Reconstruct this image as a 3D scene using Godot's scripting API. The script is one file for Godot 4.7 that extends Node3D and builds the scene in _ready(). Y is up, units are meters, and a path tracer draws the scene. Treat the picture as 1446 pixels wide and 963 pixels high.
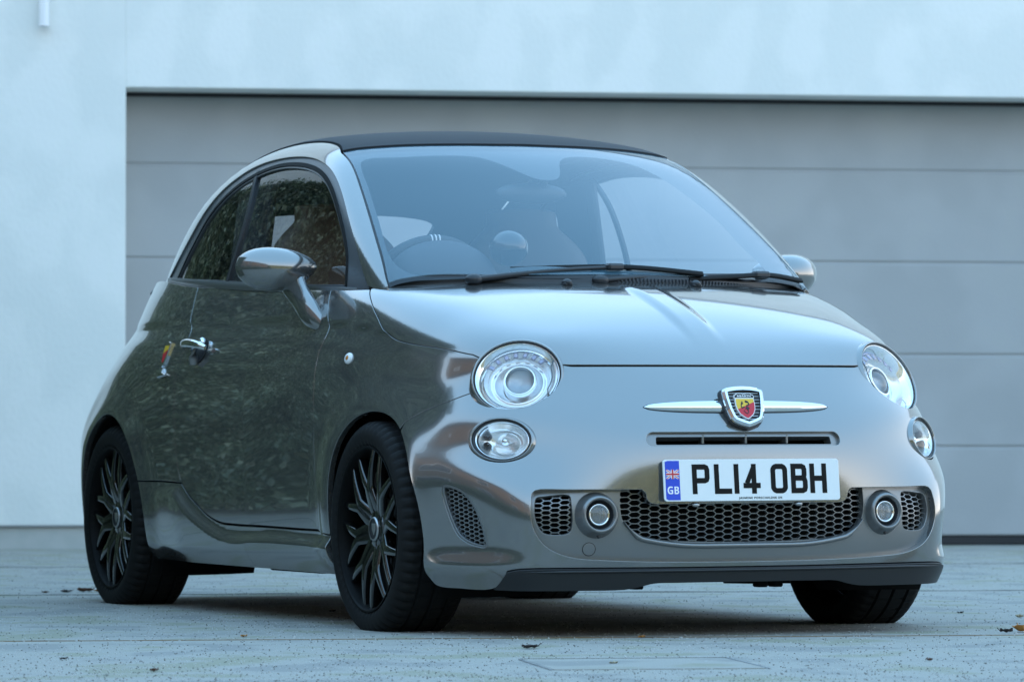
extends Node3D
# A grey convertible hatchback parked on a concrete drive in front of a white house with a sectional garage door.
# Car axes: x forwards, y up, z to the car's own right; metres; origin on the ground under the front axle.

# ------------------------------------------------------------------ small tools
class Spl:
	# natural cubic spline, resampled to uniform cells with end slopes continued in straight lines
	var a := PackedFloat32Array()
	var d := PackedFloat32Array()
	var x0 := 0.0
	var h := 1.0
	var n := 0
	func _init(xs: Array, ys: Array) -> void:
		var m := xs.size()
		var hh := []
		for i in m - 1:
			hh.append(float(xs[i + 1] - xs[i]))
		var cp := []
		var dp := []
		cp.resize(m); dp.resize(m)
		cp[0] = 0.0; dp[0] = 0.0
		for i in range(1, m - 1):
			var lo: float = hh[i - 1]
			var di: float = 2.0 * (hh[i - 1] + hh[i])
			var up: float = hh[i]
			var r: float = 6.0 * ((ys[i + 1] - ys[i]) / hh[i] - (ys[i] - ys[i - 1]) / hh[i - 1])
			var w: float = di - lo * cp[i - 1]
			cp[i] = up / w
			dp[i] = (r - lo * dp[i - 1]) / w
		var mm := []
		mm.resize(m)
		mm[m - 1] = 0.0
		for i in range(m - 2, -1, -1):
			mm[i] = 0.0 if i == 0 else dp[i] - cp[i] * mm[i + 1]
		x0 = xs[0]
		n = 240
		h = (xs[m - 1] - xs[0]) / float(n)
		var k := 0
		for i in n + 1:
			var t: float = x0 + h * i
			while k < m - 2 and t > xs[k + 1]:
				k += 1
			var A: float = xs[k + 1] - t
			var B: float = t - xs[k]
			var H: float = hh[k]
			a.append((mm[k] * A * A * A + mm[k + 1] * B * B * B) / (6.0 * H) + (ys[k] / H - mm[k] * H / 6.0) * A + (ys[k + 1] / H - mm[k + 1] * H / 6.0) * B)
			d.append((-mm[k] * A * A + mm[k + 1] * B * B) / (2.0 * H) - (ys[k] / H - mm[k] * H / 6.0) + (ys[k + 1] / H - mm[k + 1] * H / 6.0))
	func v(x: float) -> float:
		var t := (x - x0) / h
		if t <= 0.0:
			return a[0] + d[0] * (x - x0)
		if t >= n:
			return a[n] + d[n] * (x - x0 - h * n)
		var i := int(t)
		var u := t - i
		var p := a[i]
		var q := a[i + 1]
		var ma := d[i] * h
		var mb := d[i + 1] * h
		return p + u * (ma + u * (3.0 * (q - p) - 2.0 * ma - mb + u * (2.0 * (p - q) + ma + mb)))

class Buf:
	var v := PackedVector3Array()
	var nm := PackedVector3Array()
	var ix := PackedInt32Array()
	var col := PackedColorArray()
	func add(p: Vector3, n: Vector3) -> int:
		v.append(p); nm.append(n)
		return v.size() - 1
	func tri(i: int, j: int, k: int) -> void:
		# wound clockwise as seen from the side that the normals point to
		var c := (v[j] - v[i]).cross(v[k] - v[i])
		if c.dot(nm[i] + nm[j] + nm[k]) > 0.0:
			ix.append(i); ix.append(k); ix.append(j)
		else:
			ix.append(i); ix.append(j); ix.append(k)
	func quad(i: int, j: int, k: int, l: int) -> void:
		tri(i, j, k); tri(i, k, l)
	func flat(p: Array) -> void:
		# a flat convex polygon, counter-clockwise seen from outside
		var n: Vector3 = (p[1] - p[0]).cross(p[2] - p[0]).normalized()
		var f := v.size()
		for q in p:
			add(q, n)
		for i in range(1, p.size() - 1):
			tri(f, f + i, f + i + 1)
	func join(o: Buf, t := Transform3D()) -> void:
		var f := v.size()
		var mirror := t.basis.determinant() < 0.0
		var nb := t.basis.inverse().transposed()
		for i in o.v.size():
			v.append(t * o.v[i]); nm.append((nb * o.nm[i]).normalized())
		if mirror:
			for i in range(0, o.ix.size(), 3):
				ix.append(f + o.ix[i]); ix.append(f + o.ix[i + 2]); ix.append(f + o.ix[i + 1])
		else:
			for i in o.ix:
				ix.append(f + i)
	func moved(t: Transform3D) -> Buf:
		var b := Buf.new()
		b.join(self, t)
		return b
	func grid(rows: Array, closed := false, flip := false) -> void:
		# rows of equally many points -> a smooth sheet; closed joins the last column to the first
		var nr := rows.size()
		var nc: int = rows[0].size()
		var f := v.size()
		var N := PackedVector3Array()
		N.resize(nr * nc)
		var cc := nc if closed else nc - 1
		for r in nr - 1:
			for c in cc:
				var c2 := (c + 1) % nc
				var p0: Vector3 = rows[r][c]
				var p1: Vector3 = rows[r][c2]
				var p2: Vector3 = rows[r + 1][c2]
				var p3: Vector3 = rows[r + 1][c]
				var fn := (p2 - p0).cross(p3 - p1)
				if flip:
					fn = -fn
				N[r * nc + c] += fn; N[r * nc + c2] += fn; N[(r + 1) * nc + c] += fn; N[(r + 1) * nc + c2] += fn
		for r in nr:
			for c in nc:
				add(rows[r][c], N[r * nc + c].normalized())
		for r in nr - 1:
			for c in cc:
				var c2 := (c + 1) % nc
				var i0 := f + r * nc + c
				var i1 := f + r * nc + c2
				var i2 := f + (r + 1) * nc + c2
				var i3 := f + (r + 1) * nc + c
				if v[i0].distance_squared_to(v[i1]) > 1e-12:
					tri(i0, i1, i2)
				if v[i2].distance_squared_to(v[i3]) > 1e-12:
					tri(i0, i2, i3)
	func mesh() -> ArrayMesh:
		var m := ArrayMesh.new()
		if ix.is_empty():
			return m
		var s := []
		s.resize(Mesh.ARRAY_MAX)
		s[Mesh.ARRAY_VERTEX] = v
		s[Mesh.ARRAY_NORMAL] = nm
		if col.size() == v.size() and not col.is_empty():
			s[Mesh.ARRAY_COLOR] = col
		s[Mesh.ARRAY_INDEX] = ix
		m.add_surface_from_arrays(Mesh.PRIMITIVE_TRIANGLES, s)
		return m

const MIR := Transform3D(Vector3(1, 0, 0), Vector3(0, 1, 0), Vector3(0, 0, -1), Vector3.ZERO)
var used := {}
var rng := RandomNumberGenerator.new()
var M := {}

func numbered(called: String) -> String:
	used[called] = used.get(called, -1) + 1
	return called if used[called] == 0 else "%s_%03d" % [called, used[called]]

func part(called: String, what, m: Material, parent: Node) -> MeshInstance3D:
	var o := MeshInstance3D.new()
	o.name = called
	o.mesh = what.mesh() if what is Buf else what
	o.material_override = m
	parent.add_child(o, true)
	return o

func group_part(called: String, parent: Node) -> Node3D:
	var o := Node3D.new()
	o.name = called
	parent.add_child(o, true)
	return o

func thing(called: String, label: String, category: String, at := Vector3.ZERO, group := "") -> Node3D:
	var o := Node3D.new()
	o.name = numbered(called)
	add_child(o)
	o.position = at
	tag(o, label, category, group)
	return o

func tag(o: Node, label: String, category: String, group := "") -> void:
	o.set_meta("label", label)
	o.set_meta("category", category)
	if group:
		o.set_meta("group", group)

func lin(r: float, g: float, b: float) -> Color:
	return Color(r, g, b).linear_to_srgb()

func mat(called: String, c: Color, rough := 0.5, metal := 0.0) -> StandardMaterial3D:
	var m := StandardMaterial3D.new()
	m.resource_name = called
	m.albedo_color = c
	m.roughness = rough
	m.metallic = metal
	M[called] = m
	return m

func pane(called: String, c: Color, alpha: float) -> StandardMaterial3D:
	var m := mat(called, Color(c.r, c.g, c.b, alpha), 0.0)
	m.transparency = BaseMaterial3D.TRANSPARENCY_ALPHA
	return m

func sst(t: float) -> float:
	t = clampf(t, 0.0, 1.0)
	return t * t * (3.0 - 2.0 * t)

func noise(freq: float, sd: int, octaves := 4) -> FastNoiseLite:
	var f := FastNoiseLite.new()
	f.noise_type = FastNoiseLite.TYPE_SIMPLEX_SMOOTH
	f.seed = sd
	f.frequency = freq
	f.fractal_octaves = octaves
	return f

# ------------------------------------------------------------------ the car's surface: two smooth solids
var sL: Spl
var sYc: Spl
var sDF: Spl
var sDFu: Spl
var sDR: Spl
var sDRu: Spl
var sT: Spl
var sN: Spl
var sC1: Spl
var sC2: Spl
var sR: Spl
var sWY: Spl
var sWX: Spl
var sNG: Spl
var sTG: Spl
var sDoor: Spl
var skirt := false

func splines() -> void:
	sL = Spl.new([.05, .15, .25, .35, .45, .55, .65, .75, .82, .90, 1.0, 1.1], [.735, .762, .782, .794, .802, .806, .804, .793, .777, .748, .705, .655])
	sYc = Spl.new([-3, -1.97, -.37, -.09, .1, .4, .8], [.92, .897, .861, .835, .805, .75, .69])
	sDF = Spl.new([-1, -.3, 0, .2, .4, .55, .7, .85], [0, 0, -.005, .001, .0357, .0943, .1842, .3042])
	sDFu = Spl.new([-1, -.3, 0, .2, .4, .55, .7, .85], [0, .005, .0457, .0897, .1361, .2065, .3265, .4665])
	sDR = Spl.new([-3.05, -2.9, -2.75, -2.5, -2.3, -2.0, -1.5], [.13, .07, .03, .008, .0, 0, 0])
	sDRu = Spl.new([-3.0, -2.85, -2.7, -2.5, -2.3, -2.0, -1.5, -1], [.36, .25, .17, .095, .045, .010, 0, 0])
	sT = Spl.new([-.6, -.3, -.1, 0, .1, .2, .3, .4, .5, .6, .66, .75], [1.055, 1.02, .985, .964, .940, .912, .880, .843, .7987, .738, .6948, .6248])
	sN = Spl.new([.05, .12, .2, .25, .36, .48, .55, .61, .66, .70, .74, .80, .9], [.70, .725, .748, .757, .7615, .7598, .7450, .7185, .691, .667, .6393, .5891, .4791])
	sC1 = Spl.new([.1, .25, .36, .52, .61, .725, .85], [.2, .2, .21, .30, .35, .322, -.0955])
	sC2 = Spl.new([.1, .25, .36, .52, .61, .725, .85], [.0, .0, .05, .5, .4, .5925, -.468])
	sR = Spl.new([.05, .2, .35, .5, .6, .75, .9, 1.0, 1.1, 1.2], [-2.88, -2.915, -2.93, -2.925, -2.905, -2.85, -2.77, -2.70, -2.62, -2.53])
	sWY = Spl.new([.8, .95, 1.05, 1.2, 1.33, 1.42, 1.5], [.735, .712, .689, .644, .598, .553, .505])
	sWX = Spl.new([-3, -2.6, -2.2, -1.8, -1.2, -.7, -.4, -.2, 0], [.30, .17, .075, .025, 0, .0, .012, .04, .09])
	sNG = Spl.new([.85, .95, 1.1, 1.2, 1.3, 1.4, 1.45], [.18, .04, -.195, -.365, -.545, -.735, -.84])
	sTG = Spl.new([-2.6, -2.35, -2.1, -1.8, -1.5, -1.2, -.9, -.74, -.6], [1.08, 1.25, 1.365, 1.442, 1.472, 1.470, 1.437, 1.404, 1.365])
	sDoor = Spl.new([-2.0, -1.7, -1.60, -1.56, -1.449, -1.267, -.89, -.41, -.2], [.405, .405, .395, .372, .328, .283, .277, .272, .270])

func w_body(x: float, y: float) -> float:
	var yc := sYc.v(x)
	var z := sL.v(y) - .010 * sst((y - yc + .16) / .16) * sst((.15 - x) / .3)
	var below := yc - y
	if below > 0.0 and below < .07 and x < .12:
		z -= .0055 * sst(below / .010) * (1.0 - sst((below - .010) / .06)) * sst((.12 - x) / .2)
	if x > -1.0:
		var u := sst((y - .40) / .34)
		z -= sDF.v(x) * (1.0 - u) + sDFu.v(x) * u
	elif x < -1.0:
		var ur := sst((y - .5) / .45)
		z -= sDR.v(x) * (1.0 - ur) + sDRu.v(x) * ur
	var dx := x if x > -1.15 else x + 2.3
	var q := sqrt(dx * dx + (y - .285) * (y - .285)) - .33
	if absf(q) < .2:
		z += .014 * exp(-q * q / .0049) * sst((y - .1) / .15)
	if x > .22 and y < .32:
		z += .020 * exp(-pow((y - .185) / .038, 2.0)) * sst((x - .26) / .16)
	if skirt and x < -.1 and x > -2.1:
		z += .024 * sst((sDoor.v(x) - .014 - y) / .035) * sst((x + 1.98) / .42) - .035 * sst((.205 - y) / .09)
	return z

func t_body(x: float, z: float) -> float:
	var b := 0.0
	if z < .1 and x < .57:
		b = .009 * (1.0 - sst((z - .026) / .034)) * sst((.56 - x) / .22) * sst((x + .05) / .20)
	return sT.v(x) - .09 * z * z - .06 * z * z * z * z + b

func n_body(y: float, z: float) -> float:
	var z2 := z * z
	return sN.v(y) - sC1.v(y) * z2 - sC2.v(y) * z2 * z2

func smax(a: float, b: float, k: float) -> float:
	var h := maxf(k - absf(a - b), 0.0) / k
	return maxf(a, b) + h * h * h * k / 6.0

func f_body(x: float, y: float, z: float) -> float:
	z = absf(z)
	var w := w_body(x, y)
	var gs := z - w
	if gs > -.35:
		var wx := (w_body(x + .004, y) - w) / .004
		var wy := (w_body(x, y + .004) - w) / .004
		gs /= sqrt(1.0 + wx * wx + wy * wy)
	var f := gs
	if x > -.7:
		var t := t_body(x, z)
		var gt := y - t
		if gt > -.4:
			var tx := (t_body(x + .004, z) - t) / .004
			gt /= sqrt(1.0 + tx * tx)
		if x > -.1:
			var n := n_body(y, z)
			var gn := x - n
			if gn > -.5:
				var nz := (n_body(y, z + .004) - n) / .004
				var ny := (n_body(y + .004, z) - n) / .004
				gn /= sqrt(1.0 + nz * nz + ny * ny)
			f = smax(f, gn, .0932)
		f = smax(f, gt, lerpf(.075, .181, sst((x + .30) / .55)))
	elif x < -1.8:
		f = smax(f, sR.v(y) + .16 * z * z + .12 * z * z * z * z - x, .2)
	return f

func f_top(x: float, y: float, z: float) -> float:
	z = absf(z)
	var w := sWY.v(y) - sWX.v(x)
	var wx := (sWX.v(x + .004) - sWX.v(x)) / .004
	var wy := (sWY.v(y + .004) - sWY.v(y)) / .004
	var gs := (z - w) / sqrt(1.0 + wx * wx + wy * wy)
	var t := sTG.v(x)
	var tx := (sTG.v(x + .004) - t) / .004
	var tz := -.24 * z - .48 * z * z * z
	var gt := (y - t + .12 * z * z + .12 * z * z * z * z) / sqrt(1.0 + tx * tx + tz * tz)
	var f := smax(gs, gt, .11)
	if x > -1.3:
		var n := sNG.v(y)
		var ny := (sNG.v(y + .004) - n) / .004
		f = smax(f, (x - n + .48 * z * z) / sqrt(1.0 + ny * ny + .92 * z * z), .06)
	return f

enum {SIDE, FRONT, TOP, HOUSE, REAR}

func ff(mode: int, p: Vector3) -> float:
	return f_top(p.x, p.y, p.z) if mode == HOUSE else f_body(p.x, p.y, p.z)

func solve(mode: int, o: Vector3, d: Vector3, a: float, b: float) -> Vector3:
	var fa := ff(mode, o + d * a)
	var fb := ff(mode, o + d * b)
	var side := 0
	for i in 24:
		var m := (fa * b - fb * a) / (fa - fb)
		if is_nan(m):
			break
		var fm := ff(mode, o + d * m)
		if absf(fm) < 3e-6:
			return o + d * m
		if fm * fb > 0.0:
			b = m; fb = fm
			if side == -1:
				fa *= .5
			side = -1
		else:
			a = m; fa = fm
			if side == 1:
				fb *= .5
			side = 1
	return o + d * b

var memo := {}
func at(mode: int, u: float, v: float) -> Array:
	# point and outward normal of the surface for parameters (u, v) of that projection
	var key := Vector4i(mode + (10 if skirt else 0), roundi(absf(u) * 2e5) if mode == FRONT else roundi(u * 2e5), roundi(absf(v) * 2e5) if mode == TOP or mode == HOUSE else roundi(v * 2e5), 0)
	if memo.has(key):
		var r: Array = memo[key]
		if (mode == FRONT and u < 0.0) or ((mode == TOP or mode == HOUSE) and v < 0.0):
			return [MIR * r[0], MIR * r[1]]
		return r
	var uu := absf(u) if mode == FRONT else u
	var vv := absf(v) if mode == TOP or mode == HOUSE else v
	var p: Vector3
	match mode:
		SIDE: p = solve(mode, Vector3(uu, vv, 0), Vector3(0, 0, 1), .25, 1.0)
		FRONT: p = solve(mode, Vector3(0, vv, 0), Vector3(cos(uu / .75), 0, sin(uu / .75)), .15, 1.1)
		TOP: p = solve(mode, Vector3(uu, .5, 0), Vector3(0, cos(vv / .6), sin(vv / .6)), .02, 1.0)
		HOUSE: p = solve(mode, Vector3(uu, .85, 0), Vector3(0, cos(vv / .5), sin(vv / .5)), .01, 1.0)
		REAR: p = solve(mode, Vector3(-2.0, vv, 0), Vector3(-cos(uu / .75), 0, sin(uu / .75)), .15, 1.3)
	var e := .002
	var n: Vector3
	if mode == HOUSE:
		n = Vector3(f_top(p.x + e, p.y, p.z) - f_top(p.x - e, p.y, p.z), f_top(p.x, p.y + e, p.z) - f_top(p.x, p.y - e, p.z), f_top(p.x, p.y, p.z + e) - f_top(p.x, p.y, p.z - e)).normalized()
	else:
		n = Vector3(f_body(p.x + e, p.y, p.z) - f_body(p.x - e, p.y, p.z), f_body(p.x, p.y + e, p.z) - f_body(p.x, p.y - e, p.z), f_body(p.x, p.y, p.z + e) - f_body(p.x, p.y, p.z - e)).normalized()
	var r := [p, n]
	memo[key] = r
	if (mode == FRONT and u < 0.0) or ((mode == TOP or mode == HOUSE) and v < 0.0):
		return [MIR * p, MIR * n]
	return r

func para(mode: int, p: Vector3) -> Vector2:
	match mode:
		SIDE: return Vector2(p.x, p.y)
		FRONT: return Vector2(atan2(p.z, p.x) * .75, p.y)
		TOP: return Vector2(p.x, atan2(p.z, p.y - .5) * .6)
		HOUSE: return Vector2(p.x, atan2(p.z, p.y - .85) * .5)
	return Vector2(atan2(p.z, -2.0 - p.x) * .75, p.y)

func paras(mode: int, ps: Array) -> PackedVector2Array:
	var o := PackedVector2Array()
	for p in ps:
		o.append(para(mode, p))
	return o

func gh(l: Array) -> PackedVector2Array:
	# greenhouse outlines are given as (x, angle round the axis at y .85)
	var o := PackedVector2Array()
	for q in l:
		o.append(Vector2(q[0], q[1] * .5))
	return o

func curve(pts, per := 6) -> PackedVector2Array:
	# centripetal Catmull-Rom through 2D points
	var o := PackedVector2Array()
	var n: int = pts.size()
	for i in n - 1:
		var p1: Vector2 = pts[i]
		var p2: Vector2 = pts[i + 1]
		var p0: Vector2 = pts[i - 1] if i > 0 else p1 * 2.0 - p2
		var p3: Vector2 = pts[i + 2] if i < n - 2 else p2 * 2.0 - p1
		var t0 := 0.0
		var t1 := t0 + maxf(pow(p0.distance_to(p1), .5), 1e-4)
		var t2 := t1 + maxf(pow(p1.distance_to(p2), .5), 1e-4)
		var t3 := t2 + maxf(pow(p2.distance_to(p3), .5), 1e-4)
		for k in per:
			var t := lerpf(t1, t2, float(k) / per)
			var a1 := p0 * ((t1 - t) / (t1 - t0)) + p1 * ((t - t0) / (t1 - t0))
			var a2 := p1 * ((t2 - t) / (t2 - t1)) + p2 * ((t - t1) / (t2 - t1))
			var a3 := p2 * ((t3 - t) / (t3 - t2)) + p3 * ((t - t2) / (t3 - t2))
			var b1 := a1 * ((t2 - t) / (t2 - t0)) + a2 * ((t - t0) / (t2 - t0))
			var b2 := a2 * ((t3 - t) / (t3 - t1)) + a3 * ((t - t1) / (t3 - t1))
			o.append(b1 * ((t2 - t) / (t2 - t1)) + b2 * ((t - t1) / (t2 - t1)))
	o.append(pts[n - 1])
	return o

func closed_curve(pts, per := 5) -> PackedVector2Array:
	var n: int = pts.size()
	var l := []
	for i in n + 3:
		l.append(pts[(i - 1 + n) % n])
	var c := curve(l, per)
	return c.slice(per, c.size() - 1 - per)

func clean(poly: PackedVector2Array) -> PackedVector2Array:
	var o := PackedVector2Array()
	for p in poly:
		if o.is_empty() or o[o.size() - 1].distance_to(p) > 4e-4:
			o.append(p)
	if o.size() > 2 and o[0].distance_to(o[o.size() - 1]) < 4e-4:
		o.remove_at(o.size() - 1)
	return o

func biggest(l: Array) -> PackedVector2Array:
	var best := PackedVector2Array()
	var ba := -1.0
	for q in l:
		var s := 0.0
		for i in q.size():
			s += q[i].cross(q[(i + 1) % q.size()])
		if absf(s) > ba:
			ba = absf(s)
			best = q
	return best

func grow(poly: PackedVector2Array, by: float) -> PackedVector2Array:
	if by == 0.0:
		return poly
	if Geometry2D.is_polygon_clockwise(poly):
		poly.reverse()
	return biggest(Geometry2D.offset_polygon(poly, by, Geometry2D.JOIN_MITER))

func mirror_v(half: PackedVector2Array) -> PackedVector2Array:
	# right half (v >= 0) -> whole outline
	var o := half.duplicate()
	for i in range(half.size() - 1, -1, -1):
		o.append(Vector2(half[i].x, -half[i].y))
	return clean(o)

func mirror_u(half: PackedVector2Array) -> PackedVector2Array:
	var o := half.duplicate()
	for i in range(half.size() - 1, -1, -1):
		o.append(Vector2(-half[i].x, half[i].y))
	return clean(o)

func flip_u(p: PackedVector2Array) -> PackedVector2Array:
	var o := PackedVector2Array()
	for q in p:
		o.append(Vector2(-q.x, q.y))
	return o

func flip_v(p: PackedVector2Array) -> PackedVector2Array:
	var o := PackedVector2Array()
	for q in p:
		o.append(Vector2(q.x, -q.y))
	return o

func dense(poly: PackedVector2Array, step: float) -> PackedVector2Array:
	var o := PackedVector2Array()
	for i in poly.size():
		var a := poly[i]
		var b := poly[(i + 1) % poly.size()]
		var k := maxi(1, ceili(a.distance_to(b) / step))
		for j in k:
			o.append(a.lerp(b, float(j) / k))
	return o

func tile(outer: PackedVector2Array, holes: Array, cell: float) -> Array:
	# cuts a polygon with holes into small convex-ish pieces along a grid: [corner points, triangle indices]
	var touched := {}
	var loops := [outer]
	loops.append_array(holes)
	for l in loops:
		for p in dense(l, cell * .24):
			touched[Vector2i(floori(p.x / cell), floori(p.y / cell))] = true
			for e in [Vector2(1e-4, 0), Vector2(-1e-4, 0), Vector2(0, 1e-4), Vector2(0, -1e-4)]:
				touched[Vector2i(floori((p.x + e.x) / cell), floori((p.y + e.y) / cell))] = true
	var lo := outer[0]
	var hi := outer[0]
	for p in outer:
		lo = lo.min(p); hi = hi.max(p)
	var pts := PackedVector2Array()
	var ids := {}
	var tris := PackedInt32Array()
	for i in range(floori(lo.x / cell), ceili(hi.x / cell)):
		for j in range(floori(lo.y / cell), ceili(hi.y / cell)):
			var r := PackedVector2Array([Vector2(i, j) * cell, Vector2(i + 1, j) * cell, Vector2(i + 1, j + 1) * cell, Vector2(i, j + 1) * cell])
			var pieces := []
			if touched.has(Vector2i(i, j)):
				pieces = Geometry2D.intersect_polygons(r, outer)
				for h in holes:
					var left := []
					for q in pieces:
						left.append_array(Geometry2D.clip_polygons(q, h))
					pieces = left
			else:
				var c := (Vector2(i, j) + Vector2(.5, .5)) * cell
				var inside := Geometry2D.is_point_in_polygon(c, outer)
				for h in holes:
					inside = inside and not Geometry2D.is_point_in_polygon(c, h)
				if inside:
					pieces = [r]
			for q in pieces:
				var k := PackedInt32Array()
				for p in q:
					var key := Vector2i(roundi(p.x * 1e5), roundi(p.y * 1e5))
					if not ids.has(key):
						ids[key] = pts.size()
						pts.append(p)
					k.append(ids[key])
				if q.size() == 4 and pieces.size() == 1 and not touched.has(Vector2i(i, j)):
					tris.append_array([k[0], k[1], k[2], k[0], k[2], k[3]])
				else:
					var t := Geometry2D.triangulate_polygon(q)
					for w in t:
						tris.append(k[w])
	return [pts, tris]

func panel(mode: int, outline: PackedVector2Array, holes := [], cell := .015, push := 0.0, gap := .0018, depth := .018) -> Buf:
	# a skin of the body cut along an outline, its edges rolled inwards
	var b := Buf.new()
	var outer := grow(clean(outline), -gap)
	var hs := []
	for h in holes:
		hs.append(grow(clean(h), gap))
	var t := tile(outer, hs, cell)
	for p in t[0]:
		var r := at(mode, p.x, p.y)
		b.add(r[0] + r[1] * push, r[1])
	var ix: PackedInt32Array = t[1]
	for i in range(0, ix.size(), 3):
		b.tri(ix[i], ix[i + 1], ix[i + 2])
	if depth > 0.0:
		for k in hs.size() + 1:
			var loop: PackedVector2Array = dense(outer if k == 0 else hs[k - 1], cell)
			if Geometry2D.is_polygon_clockwise(loop):
				loop.reverse()
			var n := loop.size()
			var ps := []
			for p in loop:
				ps.append(at(mode, p.x, p.y))
			# which way is out of the material
			var t2 := (loop[1] - loop[n - 1]).normalized()
			var o2 := Vector2(t2.y, -t2.x) * (1.0 if k == 0 else -1.0)
			var q := loop[0] + o2 * .004
			var sgn: float = signf((ps[1][0] - ps[n - 1][0]).cross(ps[0][1]).dot(at(mode, q.x, q.y)[0] - ps[0][0]))
			var f := b.v.size()
			for i in n:
				var nn: Vector3 = ps[i][1]
				var s: Vector3 = (ps[(i + 1) % n][0] - ps[(i - 1 + n) % n][0]).cross(nn).normalized() * sgn
				var p0: Vector3 = ps[i][0] + nn * push
				b.add(p0, nn)
				b.add(p0 - nn * .0006 + s * .0008, (nn + s * .9).normalized())
				b.add(p0 - nn * .002 + s * .0012, s)
				b.add(p0 - nn * depth + s * .0006, s)
			for i in n:
				var a := f + 4 * i
				var c := f + 4 * ((i + 1) % n)
				for j in 3:
					b.quad(a + j, c + j, c + j + 1, a + j + 1)
	return b

# ------------------------------------------------------------------ general shapes
func sweep(path: Array, sec: Callable, closed_ends := true) -> Buf:
	# sec(i, s) -> array of Vector2 section points at path index i (s from 0 to 1); section axes: side, up
	var b := Buf.new()
	var n := path.size()
	var rows := []
	var up := Vector3.UP
	for i in n:
		var t: Vector3 = (path[mini(i + 1, n - 1)] - path[maxi(i - 1, 0)]).normalized()
		var side := t.cross(up).normalized()
		var u := side.cross(t)
		var row := PackedVector3Array()
		for q in sec.call(i, float(i) / (n - 1)):
			row.append(path[i] + side * q.x + u * q.y)
		rows.append(row)
	b.grid(rows, true)
	if closed_ends:
		for e in 2:
			var row: PackedVector3Array = rows[0 if e == 0 else n - 1]
			var c := Vector3.ZERO
			for p in row:
				c += p
			c /= row.size()
			var nn: Vector3 = (path[1] - path[0]).normalized() * -1.0 if e == 0 else (path[n - 1] - path[n - 2]).normalized()
			var f := b.v.size()
			b.add(c, nn)
			for p in row:
				b.add(p, nn)
			for i in row.size():
				b.tri(f, f + 1 + i, f + 1 + (i + 1) % row.size())
	# normals outwards
	_outward(b, path)
	return b

func _outward(b: Buf, path: Array) -> void:
	var s := 0.0
	for i in range(0, b.v.size(), 3):
		var best := 1e9
		var bp := Vector3.ZERO
		for p in path:
			var dd: float = p.distance_squared_to(b.v[i])
			if dd < best:
				best = dd; bp = p
		s += b.nm[i].dot(b.v[i] - bp)
	if s < 0.0:
		for i in b.nm.size():
			b.nm[i] = -b.nm[i]
		for i in range(0, b.ix.size(), 3):
			var k := b.ix[i + 1]
			b.ix[i + 1] = b.ix[i + 2]
			b.ix[i + 2] = k

func round_sec(rx: float, ry: float, n := 12) -> Array:
	var o := []
	for i in n:
		o.append(Vector2(cos(TAU * i / n) * rx, sin(TAU * i / n) * ry))
	return o

func tube(path: Array, r: float, n := 10) -> Buf:
	return sweep(path, func(_i, _s): return round_sec(r, r, n))

func spath(pts: Array, per := 6) -> Array:
	# smooth 3D path
	var c := Curve3D.new()
	for i in pts.size():
		var a: Vector3 = pts[maxi(i - 1, 0)]
		var d: Vector3 = pts[mini(i + 1, pts.size() - 1)]
		var t: Vector3 = (d - a) / 6.0
		c.add_point(pts[i], -t, t)
	var o := []
	for i in pts.size() - 1:
		for k in per:
			o.append(c.sample(i, float(k) / per))
	o.append(pts[pts.size() - 1])
	return o

func box(lo: Vector3, hi: Vector3, ch := .004) -> Buf:
	# a box with chamfered edges
	var b := Buf.new()
	ch = minf(ch, minf(hi.x - lo.x, minf(hi.y - lo.y, hi.z - lo.z)) * .45)
	var c := (lo + hi) / 2.0
	var e := (hi - lo) / 2.0
	for ax in 3:
		for s in [-1.0, 1.0]:
			var u := (ax + 1) % 3
			var w := (ax + 2) % 3
			var q := []
			for k in [[-1, -1], [1, -1], [1, 1], [-1, 1]]:
				var p := Vector3.ZERO
				p[ax] = e[ax] * s; p[u] = (e[u] - ch) * k[0]; p[w] = (e[w] - ch) * k[1]
				q.append(c + p)
			if s < 0.0:
				q.reverse()
			b.flat(q)
	for ax in 3:
		var u := (ax + 1) % 3
		var w := (ax + 2) % 3
		for su in [-1.0, 1.0]:
			for sw in [-1.0, 1.0]:
				var q := []
				for k in [[0, -1], [0, 1], [1, 1], [1, -1]]:
					var p := Vector3.ZERO
					p[ax] = (e[ax] - ch) * k[1]
					p[u] = (e[u] - (0.0 if k[0] == 0 else ch)) * su
					p[w] = (e[w] - (ch if k[0] == 0 else 0.0)) * sw
					q.append(c + p)
				if (q[1] - q[0]).cross(q[2] - q[0]).dot(q[0] + q[2] - c * 2.0) < 0.0:
					q.reverse()
				b.flat(q)
	for sx in [-1.0, 1.0]:
		for sy in [-1.0, 1.0]:
			for sz in [-1.0, 1.0]:
				var q := [c + Vector3(e.x * sx, (e.y - ch) * sy, (e.z - ch) * sz), c + Vector3((e.x - ch) * sx, e.y * sy, (e.z - ch) * sz), c + Vector3((e.x - ch) * sx, (e.y - ch) * sy, e.z * sz)]
				if (q[1] - q[0]).cross(q[2] - q[0]).dot(q[0] - c) < 0.0:
					q.reverse()
				b.flat(q)
	return b

func lathe(prof: Array, n := 48, a := 1.0, bb := 1.0, full := TAU, start := 0.0) -> Buf:
	# profile of (radius, height) about +z; elliptical with factors a, bb; outside = left of the profile's direction reversed by sign
	var b := Buf.new()
	var rows := []
	var closed := is_equal_approx(full, TAU)
	for q in prof:
		var row := PackedVector3Array()
		for i in (n if closed else n + 1):
			var t := start + full * i / n
			row.append(Vector3(cos(t) * q.x * a, sin(t) * q.x * bb, q.y))
		rows.append(row)
	b.grid(rows, closed)
	return b

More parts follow.
